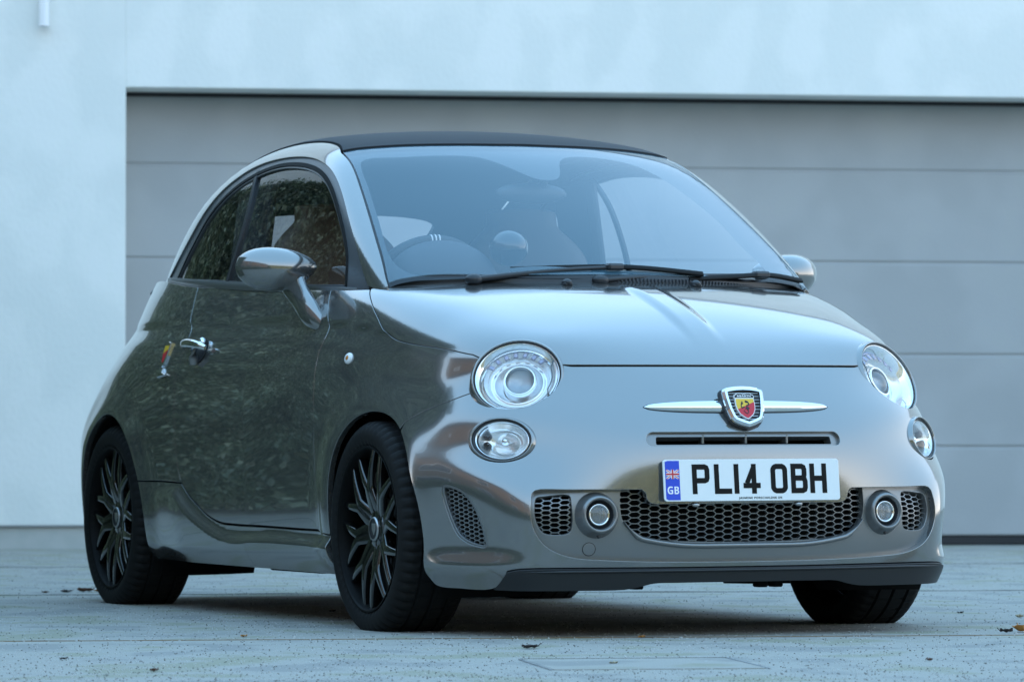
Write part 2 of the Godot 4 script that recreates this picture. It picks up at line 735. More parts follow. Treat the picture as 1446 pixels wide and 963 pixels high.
func lathe_hard(prof: Array, n := 48, a := 1.0, bb := 1.0) -> Buf:
	# like lathe but with a crease at every profile point
	var b := Buf.new()
	for i in prof.size() - 1:
		b.join(lathe([prof[i], prof[i + 1]], n, a, bb))
	return b

func blob(c: Vector3, r: Vector3, nu := 20, nv := 14) -> Buf:
	var b := Buf.new()
	var rows := []
	for j in nv + 1:
		var ph := PI * j / nv
		var row := PackedVector3Array()
		for i in nu:
			var t := TAU * i / nu
			row.append(c + Vector3(sin(ph) * cos(t) * r.x, cos(ph) * r.y, sin(ph) * sin(t) * r.z))
		rows.append(row)
	b.grid(rows, true)
	_outward(b, [c])
	return b

func slab(poly: PackedVector2Array, z0: float, z1: float, bevel := 0.0, holes := []) -> Buf:
	# a flat shape in xy with thickness z0..z1 (front at z1), its front edge bevelled
	var b := Buf.new()
	poly = clean(poly)
	if Geometry2D.is_polygon_clockwise(poly):
		poly.reverse()
	var front := grow(poly, -bevel) if bevel > 0.0 else poly
	if holes.is_empty():
		var t := Geometry2D.triangulate_polygon(front)
		for p in front:
			b.add(Vector3(p.x, p.y, z1), Vector3(0, 0, 1))
		for i in range(0, t.size(), 3):
			b.tri(t[i], t[i + 1], t[i + 2])
	else:
		var lo := front[0]
		var hi := front[0]
		for p in front:
			lo = lo.min(p); hi = hi.max(p)
		var t := tile(front, holes, maxf(hi.x - lo.x, hi.y - lo.y) / 9.7)
		for p in t[0]:
			b.add(Vector3(p.x, p.y, z1), Vector3(0, 0, 1))
		var ix: PackedInt32Array = t[1]
		for i in range(0, ix.size(), 3):
			b.tri(ix[i], ix[i + 1], ix[i + 2])
	var sides := [[front, poly, z1 - bevel, 1.0]]
	for h in holes:
		sides.append([h, h, z1, -1.0])
	for s in sides:
		var q: PackedVector2Array = s[1]
		if Geometry2D.is_polygon_clockwise(q):
			q.reverse()
		var n := q.size()
		for i in n:
			var p := q[i]
			var r := q[(i + 1) % n]
			var o := Vector2(r.y - p.y, p.x - r.x).normalized() * float(s[3])
			var f := b.v.size()
			var nn := Vector3(o.x, o.y, 0)
			b.add(Vector3(p.x, p.y, s[2]), nn); b.add(Vector3(r.x, r.y, s[2]), nn); b.add(Vector3(r.x, r.y, z0), nn); b.add(Vector3(p.x, p.y, z0), nn)
			b.quad(f, f + 1, f + 2, f + 3)
			if bevel > 0.0 and s[3] > 0.0:
				var mp := p - (o * bevel)
				var mr := r - (o * bevel)
				f = b.v.size()
				var nb := Vector3(o.x, o.y, 1).normalized()
				b.add(Vector3(p.x, p.y, s[2]), nb); b.add(Vector3(r.x, r.y, s[2]), nb); b.add(Vector3(mr.x, mr.y, z1), nb); b.add(Vector3(mp.x, mp.y, z1), nb)
				b.quad(f, f + 1, f + 2, f + 3)
	return b

func rrect(x0: float, y0: float, x1: float, y1: float, r: float, n := 6) -> PackedVector2Array:
	var o := PackedVector2Array()
	for c in [[x1 - r, y0 + r, -PI / 2], [x1 - r, y1 - r, 0.0], [x0 + r, y1 - r, PI / 2], [x0 + r, y0 + r, PI]]:
		for i in n + 1:
			var t: float = c[2] + PI / 2 * i / n
			o.append(Vector2(c[0] + cos(t) * r, c[1] + sin(t) * r))
	return o

func ellipse2(n := 40, a := 1.0, b := 1.0, ang := 0.0, c := Vector2.ZERO) -> PackedVector2Array:
	var o := PackedVector2Array()
	for i in n:
		var t := TAU * i / n
		o.append(c + Vector2(cos(t) * a, sin(t) * b).rotated(ang))
	return o

# ------------------------------------------------------------------ materials
func tex(im: Image) -> ImageTexture:
	return ImageTexture.create_from_image(im)

func noise_image(size: int, f: FastNoiseLite, ramp: Callable) -> Image:
	# seamless noise, recoloured
	var src := f.get_seamless_image(size, size, false, false, .15)
	src.convert(Image.FORMAT_RGBA8)
	var lut := []
	for i in 256:
		lut.append(ramp.call(i / 255.0))
	var dat := src.get_data()
	for i in range(0, dat.size(), 4):
		var c: Color = lut[dat[i]]
		dat[i] = c.r8; dat[i + 1] = c.g8; dat[i + 2] = c.b8; dat[i + 3] = c.a8
	return Image.create_from_data(size, size, false, Image.FORMAT_RGBA8, dat)

func make_materials() -> void:
	var p := mat("paint", lin(.25, .245, .238), .15, .78)
	p.clearcoat_enabled = true
	p.clearcoat = 1.0
	p.clearcoat_roughness = .015
	p.normal_enabled = true
	var fl := noise(.42, 77, 1).get_seamless_image(512, 512)
	fl.convert(Image.FORMAT_RGBA8)
	fl.bump_map_to_normal_map(1.5)
	p.normal_texture = tex(fl)
	p.normal_scale = .05
	p.uv1_triplanar = true
	p.uv1_scale = Vector3.ONE * 2.6
	mat("satin", lin(.24, .238, .235), .32, .7)
	mat("silver_grille", lin(.24, .245, .25), .34, .8)
	mat("chrome", lin(.82, .83, .84), .06, 1.0)
	mat("reflector", lin(.90, .90, .90), .22, .75)
	mat("alloy_grey", lin(.45, .45, .45), .35, .9)
	mat("black", lin(.006, .006, .006), .9)
	mat("black_plastic", lin(.022, .023, .026), .45)
	mat("trim_satin", lin(.22, .225, .235), .3, .6)
	mat("lip_plastic", lin(.016, .0165, .018), .4)
	mat("rubber", lin(.013, .013, .013), .66)
	mat("seal_rubber", lin(.075, .08, .088), .32)
	mat("frit", lin(.008, .009, .012), .35)
	var rb := mat("rim_black", lin(.006, .006, .006), .15)
	rb.clearcoat_enabled = true
	rb.clearcoat = .9
	rb.clearcoat_roughness = .03
	mat("rim_lip", lin(.007, .007, .007), .5)
	M.rim_lip.metallic_specular = .2
	mat("disc", lin(.62, .60, .57), .4, .8)
	mat("interior", lin(.035, .036, .04), .8)
	mat("dash_grey", lin(.05, .052, .058), .7)
	mat("leather_tan", lin(.105, .068, .043), .6)
	mat("leather_dark", lin(.03, .03, .032), .6)
	mat("white_mark", lin(.75, .75, .75), .5)
	mat("plate_white", lin(.80, .81, .80), .35)
	mat("plate_black", lin(.008, .008, .008), .4)
	mat("plate_blue", lin(.012, .06, .55), .4)
	mat("plate_text_white", lin(.85, .85, .85), .4)
	mat("flag_red", lin(.6, .02, .03), .4)
	mat("badge_yellow", lin(.75, .48, .03), .35)
	mat("badge_red", lin(.55, .015, .03), .35)
	mat("badge_black", lin(.01, .01, .012), .4)
	mat("amber", lin(.55, .20, .03), .3)
	mat("lamp_red", lin(.3, .01, .01), .15)
	mat("lamp_violet", lin(.34, .33, .44), .25, .6)
	var fb := mat("roof_cloth", lin(.018, .020, .024), .85)
	fb.rim_enabled = true
	fb.rim = .35
	fb.heightmap_enabled = false
	pane("glass", Color(.16, .22, .23), .05)
	pane("veiled_screen_glass", Color(.50, .69, .78), .19)  # pale blue veil in the glass colour stands in for sky glare
	pane("tinted_glass", Color(.08, .11, .10), .22)
	pane("lens_clear", Color(1, 1, 1), .02)
	var pg := mat("projector_glass", Color(.9, .93, .96, .06), .02)
	pg.refraction_enabled = true
	pg.refraction_scale = .05
	# tyre: fine rubbery grain
	M.rubber.normal_enabled = true
	var fr := noise(.09, 5, 3)
	var nt := fr.get_seamless_image(256, 256)
	nt.convert(Image.FORMAT_RGBA8)
	nt.bump_map_to_normal_map(1.2)
	M.rubber.normal_texture = tex(nt)
	M.rubber.normal_scale = .25
	M.rubber.uv1_triplanar = true
	M.rubber.uv1_scale = Vector3.ONE * 6.0
	# render on the house: nearly white, faintly blotched by weather
	var w := mat("render_white", Color.WHITE, .92)
	w.albedo_texture = tex(noise_image(512, noise(.012, 11, 5), func(t): return lin(.73, .75, .72).lerp(lin(.80, .81, .775), smoothstep(.3, .7, t))))
	w.uv1_triplanar = true
	w.uv1_world_triplanar = true
	w.uv1_scale = Vector3(.35, .22, .35)
	w.heightmap_enabled = false
	w.normal_enabled = true
	var wn := noise(.22, 12, 3).get_seamless_image(512, 512)
	wn.convert(Image.FORMAT_RGBA8)
	wn.bump_map_to_normal_map(1.5)
	w.normal_texture = tex(wn)
	w.normal_scale = .12
	var pl := mat("plinth_grey", lin(.56, .57, .57), .9)
	pl.albedo_texture = w.albedo_texture
	pl.uv1_triplanar = true
	pl.uv1_world_triplanar = true
	var gd := mat("garage_grey", Color.WHITE, .55)
	gd.albedo_texture = tex(noise_image(512, noise(.006, 31, 3), func(t): return lin(.36, .37, .375).lerp(lin(.40, .41, .415), smoothstep(.25, .75, t))))
	gd.uv1_triplanar = true
	gd.uv1_world_triplanar = true
	gd.uv1_scale = Vector3(.5, .5, .5)
	gd.metallic_specular = .4
	var gn := noise(.5, 14, 2).get_seamless_image(256, 256)
	gn.convert(Image.FORMAT_RGBA8)
	gn.bump_map_to_normal_map(1.0)
	gd.normal_enabled = true
	gd.normal_texture = tex(gn)
	gd.normal_scale = .1
	mat("seal_black", lin(.02, .02, .022), .7)
	mat("pipe_white", lin(.82, .83, .84), .35)
	mat("steel", lin(.30, .31, .32), .5, .6)
	# concrete: aggregate speckle over soft patches, green algae laid over in drifts
	var g := mat("concrete", Color.WHITE, .86)
	var fine := noise(.30, 21, 2)
	var sp1 := noise_image(1024, fine, func(t):
		if t < .30: return lin(.245, .236, .21)
		if t > .745: return lin(.36, .35, .32)
		return lin(.292, .276, .246).lerp(lin(.36, .342, .304), (t - .30) / .445))
	g.albedo_texture = tex(sp1)
	g.uv1_triplanar = true
	g.uv1_world_triplanar = true
	g.uv1_scale = Vector3.ONE * .9
	g.detail_enabled = true
	g.detail_blend_mode = BaseMaterial3D.BLEND_MODE_MIX
	g.detail_uv_layer = BaseMaterial3D.DETAIL_UV_2
	g.uv2_triplanar = true
	g.uv2_world_triplanar = true
	g.uv2_scale = Vector3.ONE * .17
	var pat := noise_image(1024, noise(.011, 23, 6), func(t):
		var gr := smoothstep(.54, .78, t)
		var dk := smoothstep(.44, .22, t)
		if gr > 0.0:
			return Color(lin(.20, .205, .11), .5 * gr)
		return Color(lin(.17, .175, .17), .5 * dk))
	g.detail_albedo = tex(pat)
	var hm := noise(.35, 25, 3).get_seamless_image(512, 512)
	hm.convert(Image.FORMAT_RGBA8)
	hm.bump_map_to_normal_map(2.0)
	g.normal_enabled = true
	g.normal_texture = tex(hm)
	g.normal_scale = .45
	mat("joint_dark", lin(.07, .062, .05), .95)
	mat("joint_rust", lin(.17, .105, .05), .95)
	var gb := mat("ground_far", lin(.30, .30, .28), .95)
	mat("leaf_brown", lin(.085, .035, .02), .8)
	mat("leaf_dark", lin(.035, .026, .024), .8)
	mat("leaf_orange", lin(.42, .17, .03), .7)
	mat("leaf_pale", lin(.42, .36, .24), .8)
	for k in ["leaf_brown", "leaf_orange", "leaf_pale"]:
		M[k].backlight_enabled = true
		M[k].backlight = Color(.15, .1, .05)
	var hl := mat("hedge_leaf", Color.WHITE, .24)
	hl.vertex_color_use_as_albedo = true
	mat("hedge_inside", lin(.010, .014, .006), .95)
	mat("wood", lin(.09, .07, .05), .9)
	mat("brick_red", lin(.25, .17, .125), .9)
	mat("roof_tile", lin(.16, .10, .08), .85)
	mat("window_frame", lin(.8, .8, .8), .4)
	pane("house_glass", Color(.2, .25, .3), .6)
	for k in ["plate_black", "rubber", "black"]:
		M[k].metallic_specular = .25
	var grit := mat("grit", Color.WHITE, .7)
	grit.vertex_color_use_as_albedo = true

# ------------------------------------------------------------------ scene
const CAM := Vector3(11.236742, .493674, 5.147098)
const YAW := .401992
const PITCH := .025

func _ready() -> void:
	rng.seed = 7
	# camera: a 150 mm lens held low in front of the car
	var cam := Camera3D.new()
	cam.name = "camera"
	add_child(cam)
	var fw := Vector3(-cos(YAW) * cos(PITCH), sin(PITCH), -sin(YAW) * cos(PITCH))
	cam.look_at_from_position(CAM, CAM + fw, Vector3.UP)
	cam.keep_aspect = Camera3D.KEEP_HEIGHT
	cam.fov = 8.89556
	cam.near = .1
	cam.far = 3000.0
	var lens := CameraAttributesPhysical.new()
	lens.frustum_focal_length = 12.0 / tan(deg_to_rad(8.89556 / 2.0))
	lens.frustum_focus_distance = 11.9
	lens.exposure_aperture = 8.0
	lens.frustum_near = .1
	lens.frustum_far = 3000.0
	cam.attributes = lens
	# a clear winter sky; the sun stands low behind the house, which keeps the drive in shade
	var env := Environment.new()
	env.background_mode = Environment.BG_SKY
	var sky := Sky.new()
	var sm := ProceduralSkyMaterial.new()
	sm.sky_top_color = lin(.26, .51, .79)
	sm.sky_horizon_color = lin(.95, .94, .90)
	sm.sky_curve = .22
	sm.sky_energy_multiplier = 1.0
	sm.ground_bottom_color = Color(.30, .31, .30)
	sm.ground_horizon_color = Color(.45, .47, .48)
	sm.sun_angle_max = 8.0
	sky.sky_material = sm
	env.sky = sky
	env.tonemap_mode = Environment.TONE_MAPPER_LINEAR
	env.tonemap_exposure = 2.95
	env.sdfgi_enabled = true
	env.ssao_enabled = true
	env.ssil_enabled = true
	var we := WorldEnvironment.new()
	we.name = "world"
	we.environment = env
	add_child(we)
	var sun := DirectionalLight3D.new()
	sun.name = "sun"
	add_child(sun)
	sun.look_at_from_position(Vector3.ZERO, Vector3(.93, -.26, .25), Vector3.UP)
	sun.light_energy = .8
	sun.light_color = Color(1.0, .86, .70)
	sun.light_angular_distance = .5
	sun.shadow_enabled = true

	splines()
	make_materials()
	build_ground()
	build_house()
	build_car()
	build_hedge()
	build_far()
	build_litter()

func wall_frame() -> Transform3D:
	# origin on the ground below the middle of the picture, x along the house wall to the right, z out of the wall
	var f := Vector3(-cos(YAW), 0, -sin(YAW))
	var r := f.cross(Vector3.UP)
	var x := (r + f * .14482).normalized()
	var o := Vector3(CAM.x, 0, CAM.z) + f * 22.2705
	return Transform3D(Basis(x, Vector3.UP, x.cross(Vector3.UP)), o)

func build_ground() -> void:
	var g := MeshInstance3D.new()
	g.name = "ground"
	var b := Buf.new()
	b.flat([Vector3(-400, -.03, 400), Vector3(400, -.03, 400), Vector3(400, -.03, -400), Vector3(-400, -.03, -400)])
	g.mesh = b.mesh()
	g.material_override = M.ground_far
	g.set_meta("kind", "structure")
	add_child(g)
	# the drive: concrete bays with open joints, parallel to the house
	var d := Node3D.new()
	d.name = "driveway"
	d.set_meta("kind", "structure")
	add_child(d)
	var wf := wall_frame()
	d.transform = wf
	var zs := [-.30, 3.4, 6.98, 10.62, 14.3, 18.0, 22.0]
	var xs := [-11.0, -6.3, 8.2, 14.0]
	for j in zs.size() - 1:
		for i in xs.size() - 1:
			part("slab", box(Vector3(xs[i] + .004, -.12, zs[j] + .004), Vector3(xs[i + 1] - .004, 0, zs[j + 1] - .004), .003), M.concrete, d)
	var jn := noise(.9, 51, 4)
	for j in range(1, zs.size() - 1):
		var jb := Buf.new()
		var rows := []
		for i in 251:
			var x := lerpf(-7.0, 9.0, i / 250.0)
			var k := jn.get_noise_2d(x * 2.2, j * 7.0)
			var w := .008 + .05 * smoothstep(-.05, .45, k + (.25 if x > -.5 else -.2)) * (1.0 if j == 3 or j == 2 else .4)
			var e := jn.get_noise_2d(x * 9.0, j * 3.0 + 50.0) * .012
			rows.append(PackedVector3Array([Vector3(x, -.004, zs[j] - w + e), Vector3(x, .0012 + .003 * maxf(0.0, k), zs[j] - w * .4), Vector3(x, .0018 + .004 * maxf(0.0, k), zs[j] + e), Vector3(x, -.004, zs[j] + w * .8 + e)]))
		jb.grid(rows)
		var jf := part("joint_debris", jb, M.joint_rust if j == 3 else M.joint_dark, d)
		jf.set_meta("kind", "stuff")
	# inspection cover let into the concrete in front of the car
	var c := thing("inspection_cover", "square inspection cover with a thin steel edge set in the concrete before the car", "cover")
	c.transform = Transform3D(wf.basis, Vector3(0, 0, 0))
	var f := Vector3(-cos(YAW), 0, -sin(YAW))
	var r := f.cross(Vector3.UP)
	c.position = Vector3(CAM.x, 0, CAM.z) + f * 10.14 + r * .30 + Vector3(0, .001, 0)
	for k in [1, 2, 3]:
		var t := Transform3D(Basis(Vector3.UP, k * PI / 2), Vector3.ZERO)
		part("edge", box(Vector3(-.252, -.01, .2475), Vector3(.252, .0022, .252), .001).moved(t), M.steel if k != 2 else M.joint_dark, c)
	var tray := box(Vector3(-.243, -.01, -.243), Vector3(.243, .0015, .243), .001)
	part("tray", tray, M.concrete, c)

func build_house() -> void:
	var h := thing("house", "white rendered house with a wide grey garage door behind the car", "building")
	h.transform = wall_frame()
	var x0 := -1.963
	var x1 := 3.25
	var top := 2.319
	var hi := 6.0
	var wall := Buf.new()
	wall.join(box(Vector3(-12, .119, -.34), Vector3(x0, hi, 0), .004))
	wall.join(box(Vector3(x1, .119, -.34), Vector3(13, hi, 0), .004))
	wall.join(box(Vector3(x0 - .002, top, -.34), Vector3(x1 + .002, hi, -.0005), .004))
	part("wall", wall, M.render_white, h)
	var back := Buf.new()
	back.join(box(Vector3(-12, -.1, -9), Vector3(-11.7, hi, -.34), .004))
	back.join(box(Vector3(12.7, -.1, -9), Vector3(13, hi, -.34), .004))
	back.join(box(Vector3(-12, -.1, -9.3), Vector3(13, hi, -9), .004))
	part("back_wall", back, M.render_white, h)
	part("roof", box(Vector3(-12.15, hi, -9.4), Vector3(13.15, hi + .16, .12), .01), M.steel, h)
	for s in [[-12.0, x0], [x1, 13.0]]:
		part("plinth", box(Vector3(s[0], -.05, -.3), Vector3(s[1], .114, -.012), .004), M.plinth_grey, h)
	part("drip_bead", box(Vector3(-12, .112, -.05), Vector3(x0, .119, .003), .001), M.steel, h)
	# sectional door, its panels ribbed apart
	var d := group_part("garage_door", h)
	var ys := [.047, .514, .994, 1.475, 1.954, 2.44]
	for i in 5:
		var b := box(Vector3(x0 - .1, ys[i] + .004, -.345), Vector3(x1 + .1, ys[i + 1] - .006, -.30), .006)
		part("door_panel", b, M.garage_grey, d)
	part("door_core", box(Vector3(x0 - .12, .05, -.36), Vector3(x1 + .12, 2.46, -.3075), .001), M.garage_grey, d)
	part("bottom_seal", box(Vector3(x0 - .1, .002, -.37), Vector3(x1 + .1, .045, -.304), .004), M.seal_black, d)
	part("top_seal", box(Vector3(x0, top - .022, -.299), Vector3(x1, top - .001, -.285), .002), M.seal_black, d)
	var pipe := Buf.new()
	pipe.join(lathe([Vector2(.024, 0), Vector2(.0255, .002), Vector2(.0255, 3.2)], 20).moved(Transform3D(Basis(Vector3.RIGHT, -PI / 2), Vector3(-2.375, 2.615, .045))))
	pipe.join(lathe([Vector2(.024, 0), Vector2(.021, .001), Vector2(.021, .3)], 20).moved(Transform3D(Basis(Vector3.RIGHT, -PI / 2), Vector3(-2.375, 2.615, .045))))
	var pp := part("downpipe", pipe, M.pipe_white, h)
	pp.set_meta("label", "short white pipe end on the wall left of the garage door")

# ------------------------------------------------------------------ the car
const HC := Vector3(.485, .692, .557)
const HN := Vector3(1, .535, .575)
const DC := Vector3(.548, .524, .629)
const DN := Vector3(1, .38, .9)

func lamp_frame(c: Vector3, n: Vector3, ang: float) -> Transform3D:
	n = n.normalized()
	var e1 := Vector3.UP.cross(n).normalized()
	var e2 := n.cross(e1)
	return Transform3D(Basis(e1 * cos(ang) + e2 * sin(ang), e2 * cos(ang) - e1 * sin(ang), n), c)

func lamp_edge(f: Transform3D, a: float, b: float, t0: float, t1: float, n: int) -> Array:
	# points of the lamp's outline laid onto the body along the lamp's axis
	var o := []
	for i in n + 1:
		var t := lerpf(t0, t1, float(i) / n)
		var p := f * Vector3(cos(t) * a, sin(t) * b, 0)
		o.append(solve(FRONT, p - f.basis.z * .09, f.basis.z, 0.0, .18))
	return o

func lamp_angle(f: Transform3D, a: float, b: float, p: Vector3) -> float:
	var q := f.affine_inverse() * p
	return fposmod(atan2(q.y / b, q.x / a), TAU)

func on_side(l: PackedVector2Array) -> Array:
	var o := []
	for q in l:
		o.append(at(SIDE, q.x, q.y)[0])
	return o

func arc2(c: Vector2, r: float, a0: float, a1: float, n: int) -> PackedVector2Array:
	var o := PackedVector2Array()
	for i in n + 1:
		var t := deg_to_rad(lerpf(a0, a1, float(i) / n))
		o.append(c + Vector2(cos(t), sin(t)) * r)
	return o

func v2(l: Array) -> Array:
	var o := []
	for q in l:
		o.append(Vector2(q[0], q[1]))
	return o

func v3(l: Array) -> Array:
	var o := []
	for q in l:
		o.append(Vector3(q[0], q[1], q[2]))
	return o

func both(called: String, b: Buf, m: Material, parent: Node) -> void:
	part(called, b, m, parent)
	part(called, b.moved(MIR), m, parent)

func rev(a: PackedVector2Array) -> PackedVector2Array:
	var o := a.duplicate()
	o.reverse()
	return o

func honey(outline: PackedVector2Array, px: float, py: float, flat_half: float, push: float, w: float, deep: float) -> Buf:
	# honeycomb of thin bars within an outline on the front of the car
	var b := Buf.new()
	var lo := outline[0]
	var hi := outline[0]
	for p in outline:
		lo = lo.min(p); hi = hi.max(p)
	var c0 := floori(lo.x / px) - 1
	var c1 := ceili(hi.x / px) + 1
	var dx := px - flat_half
	for i in range(c0, c1 + 1):
		for j in range(floori(lo.y / py) - 1, ceili(hi.y / py) + 2):
			var c := Vector2(i * px, j * py + (py / 2 if posmod(i, 2) == 1 else 0.0))
			var corners := [c + Vector2(flat_half, py / 2), c + Vector2(-flat_half, py / 2), c + Vector2(-dx, 0), c + Vector2(-flat_half, -py / 2)]
			for k in 3:
				var a: Vector2 = corners[k]
				var e: Vector2 = corners[k + 1]
				if not Geometry2D.is_point_in_polygon((a + e) / 2.0, outline):
					continue
				var d := (e - a).normalized()
				var s := Vector2(-d.y, d.x) * w / 2.0
				var q := []
				for m in [a - s, e - s, e + s, a + s]:
					q.append(at(FRONT, m.x, m.y))
				var top := []
				var bot := []
				for m in q:
					top.append(m[0] + m[1] * push)
					bot.append(m[0] + m[1] * (push - deep))
				var f := b.v.size()
				for z in 4:
					b.add(top[z], q[z][1])
				b.quad(f, f + 1, f + 2, f + 3)
				for z in [0, 2]:
					var z2: int = z + 1
					var nn: Vector3 = ((top[z] - top[3 - z]) as Vector3).normalized()
					f = b.v.size()
					b.add(top[z], nn); b.add(top[z2], nn); b.add(bot[z2], nn); b.add(bot[z], nn)
					b.quad(f, f + 1, f + 2, f + 3)
	return b

func front_frame(p: Vector3, tilt: float) -> Transform3D:
	return Transform3D(Basis(Vector3(0, 0, -1), Vector3(-sin(tilt), cos(tilt), 0), Vector3(cos(tilt), sin(tilt), 0)), p)

func build_car() -> void:
	var car := thing("car", "small grey hatchback with black fabric roof and black wheels on the drive", "car")
	car.rotation.x = .00514
	var shell := Buf.new()
	# ---- outlines on the flank
	var door_front := curve(v2([[-.50, .957], [-.455, .90], [-.407, .84], [-.413, .77], [-.411, .73], [-.405, .57], [-.411, .45], [-.411, .30], [-.425, .2735]]))
	var door_low := curve(v2([[-.425, .2735], [-.60, .274], [-.89, .277], [-1.15, .2785], [-1.267, .283], [-1.38, .304], [-1.449, .328], [-1.54, .364], [-1.60, .40]]))
	var door_rear := curve(v2([[-1.60, .40], [-1.621, .446], [-1.64, .577], [-1.649, .73], [-1.636, .818], [-1.645, .862], [-1.687, .907], [-1.717, .959], [-1.745, 1.008]]))
	var belt_rear := curve(v2([[-1.745, 1.008], [-1.9, 1.018], [-2.1, 1.035], [-2.3, 1.048], [-2.55, 1.045]]))
	var bonnet_cut := curve(v2([[-.262, .951], [-.20, .917], [-.15, .888], [-.108, .864], [-.06, .835], [-.023, .818], [.03, .802], [.103, .79], [.268, .771], [.372, .7535]]))
	var wing_cut := curve(v2([[.424, .655], [.368, .634], [.272, .605], [.207, .577]]))
	var fa := Vector2(.022, .28)
	var ra := Vector2(-2.295, .28)
	# ---- lamp outlines
	var hf := lamp_frame(HC, HN, .15)
	var ha := .117
	var hb := .103
	var tj := lamp_angle(hf, ha, hb, Vector3(.526, .7245, .459))
	var tw := lamp_angle(hf, ha, hb, Vector3(.372, .7535, .639))
	var tb := lamp_angle(hf, ha, hb, Vector3(.424, .655, .652))
	var ring_top := lamp_edge(hf, ha, hb, tj, tw, 22)
	var ring_wing := lamp_edge(hf, ha, hb, tw, tb, 12)
	var ring_low := lamp_edge(hf, ha, hb, tj, tb - TAU, 34)
	var df := lamp_frame(DC, DN, -.10)
	var drl := paras(FRONT, lamp_edge(df, .094, .0625, 0, TAU - .15, 41))
	# ---- door
	var door := PackedVector2Array()
	door.append_array(door_front); door.append_array(door_low); door.append_array(door_rear)
	door.append_array(PackedVector2Array([Vector2(-1.3, .992), Vector2(-.91, .974)]))
	var bd := panel(SIDE, door, [], .016, 0.0, .0024)
	shell.join(panel(SIDE, grow(clean(door), .003), [], .04, -.019, 0.0, 0.0))
	# ---- front wing
	var wing := PackedVector2Array()
	wing.append_array(rev(door_front))
	wing.append_array(PackedVector2Array([Vector2(-.38, .953)]))
	wing.append_array(bonnet_cut)
	wing.append_array(paras(SIDE, ring_wing))
	wing.append_array(wing_cut)
	wing.append_array(arc2(fa, .325, 58.1, 183.2, 40))
	wing.append(Vector2(-.40, .266))
	var bw := panel(SIDE, wing, [], .014)
	shell.join(panel(SIDE, grow(clean(wing), -.002), [], .04, -.019, 0.0, 0.0))
	# ---- rear quarter
	var tail := curve(v2([[-2.55, 1.045], [-2.62, .90], [-2.69, .72], [-2.71, .5], [-2.70, .2]]))
	var quarter := PackedVector2Array()
	quarter.append_array(door_rear); quarter.append_array(belt_rear); quarter.append_array(tail)
	quarter.append_array(arc2(ra, .335, 194, 21.5, 44))
	quarter.append(Vector2(-1.80, .404))
	var bq := panel(SIDE, quarter, [], .016)
	shell.join(panel(SIDE, grow(clean(quarter), .003), [], .04, -.019, 0.0, 0.0))
	# ---- sill with its side skirt
	skirt = true
	var sill := PackedVector2Array()
	sill.append_array(arc2(ra, .335, -22, 21.0, 12))
	sill.append(Vector2(-1.80, .400))
	for i in range(door_low.size() - 1, -1, -1):
		sill.append(door_low[i] - Vector2(0, .004))
	sill.append(Vector2(-.3025, .259))
	sill.append_array(arc2(fa, .325, 184, 201, 6))
	sill.append_array(PackedVector2Array([Vector2(-.30, .147), Vector2(-.9, .150), Vector2(-1.6, .152)]))
	var bs := panel(SIDE, sill, [], .0075)
	skirt = false
	# ---- bonnet
	var top := PackedVector2Array()
	var uj := para(FRONT, ring_top[0]).x
	for i in 15:
		top.append(para(TOP, at(FRONT, uj * i / 15.0, .7245)[0]))
	top.append_array(paras(TOP, ring_top))
	top.append_array(paras(TOP, on_side(rev(bonnet_cut))))
	for i in range(12, -1, -1):
		var z := .65 * i / 13.0
		top.append(Vector2(-.008 - .56 * z * z, atan2(z, .466 - .04 * z * z) * .6))
	var bonnet := mirror_v(top)
	part("bonnet", panel(TOP, bonnet, [], .016), M.paint, car)
	shell.join(panel(TOP, grow(bonnet, -.002), [], .045, -.02, 0.0, 0.0))
	# ---- front bumper
	var fr := PackedVector2Array()
	for i in 15:
		fr.append(Vector2(uj * i / 15.0, .7205))
	fr.append_array(paras(FRONT, ring_low))
	fr.append_array(paras(FRONT, on_side(wing_cut)))
	fr.append_array(paras(FRONT, on_side(arc2(fa, .325, 56, -20, 22))))
	fr.append_array(curve(paras(FRONT, v3([[.327, .160, .738], [.345, .137, .726], [.43, .130, .69], [.541, .131, .646], [.583, .150, .632], [.600, .180, .622]])), 4))
	fr.append_array(curve(paras(FRONT, v3([[.600, .180, .622], [.63, .186, .60], [.71, .187, .414], [.744, .186, .2], [.75, .186, 0]])), 4))
	var open := PackedVector2Array()
	open.append_array(PackedVector2Array([Vector2(0, .353), Vector2(.262, .353)]))
	open.append_array(curve(v2([[.262, .353], [.277, .357], [.286, .368], [.289, .382], [.298, .392]]), 4))
	open.append_array(curve(paras(FRONT, v3([[.70, .393, .5], [.667, .392, .583], [.669, .384, .596], [.674, .365, .601], [.679, .295, .597], [.689, .245, .564], [.701, .218, .505], [.722, .207, .40], [.742, .201, .2], [.75, .1995, 0]])), 5))
	open = mirror_u(open)
	var slot := rrect(-.284, .508, .284, .543, .0165)
	var vent := closed_curve(paras(FRONT, v3([[.432, .402, .754], [.472, .401, .738], [.51, .384, .721], [.543, .341, .702], [.562, .27, .683], [.562, .244, .68], [.529, .245, .697], [.48, .265, .721], [.456, .302, .736]])), 4)
	var bumper := mirror_u(fr)
	var holes := [drl, flip_u(drl), open, slot, vent, flip_u(vent)]
	part("front_bumper", panel(FRONT, bumper, holes, .012, 0.0, .0018, .034), M.paint, car)
	var sh := []
	for h in holes:
		sh.append(grow(clean(h), .006))
	shell.join(panel(FRONT, grow(bumper, -.002), sh, .04, -.02, 0.0, 0.0))
	for h in [open, slot, vent, flip_u(vent)]:
		shell.join(panel(FRONT, grow(clean(h), .012), [], .03, -.075, 0.0, 0.0))
	both("door", bd, M.paint, car)
	both("front_wing", bw, M.paint, car)
	both("rear_quarter", bq, M.paint, car)
	both("sill", bs, M.paint, car)
	# ---- tail
	var tl := PackedVector2Array()
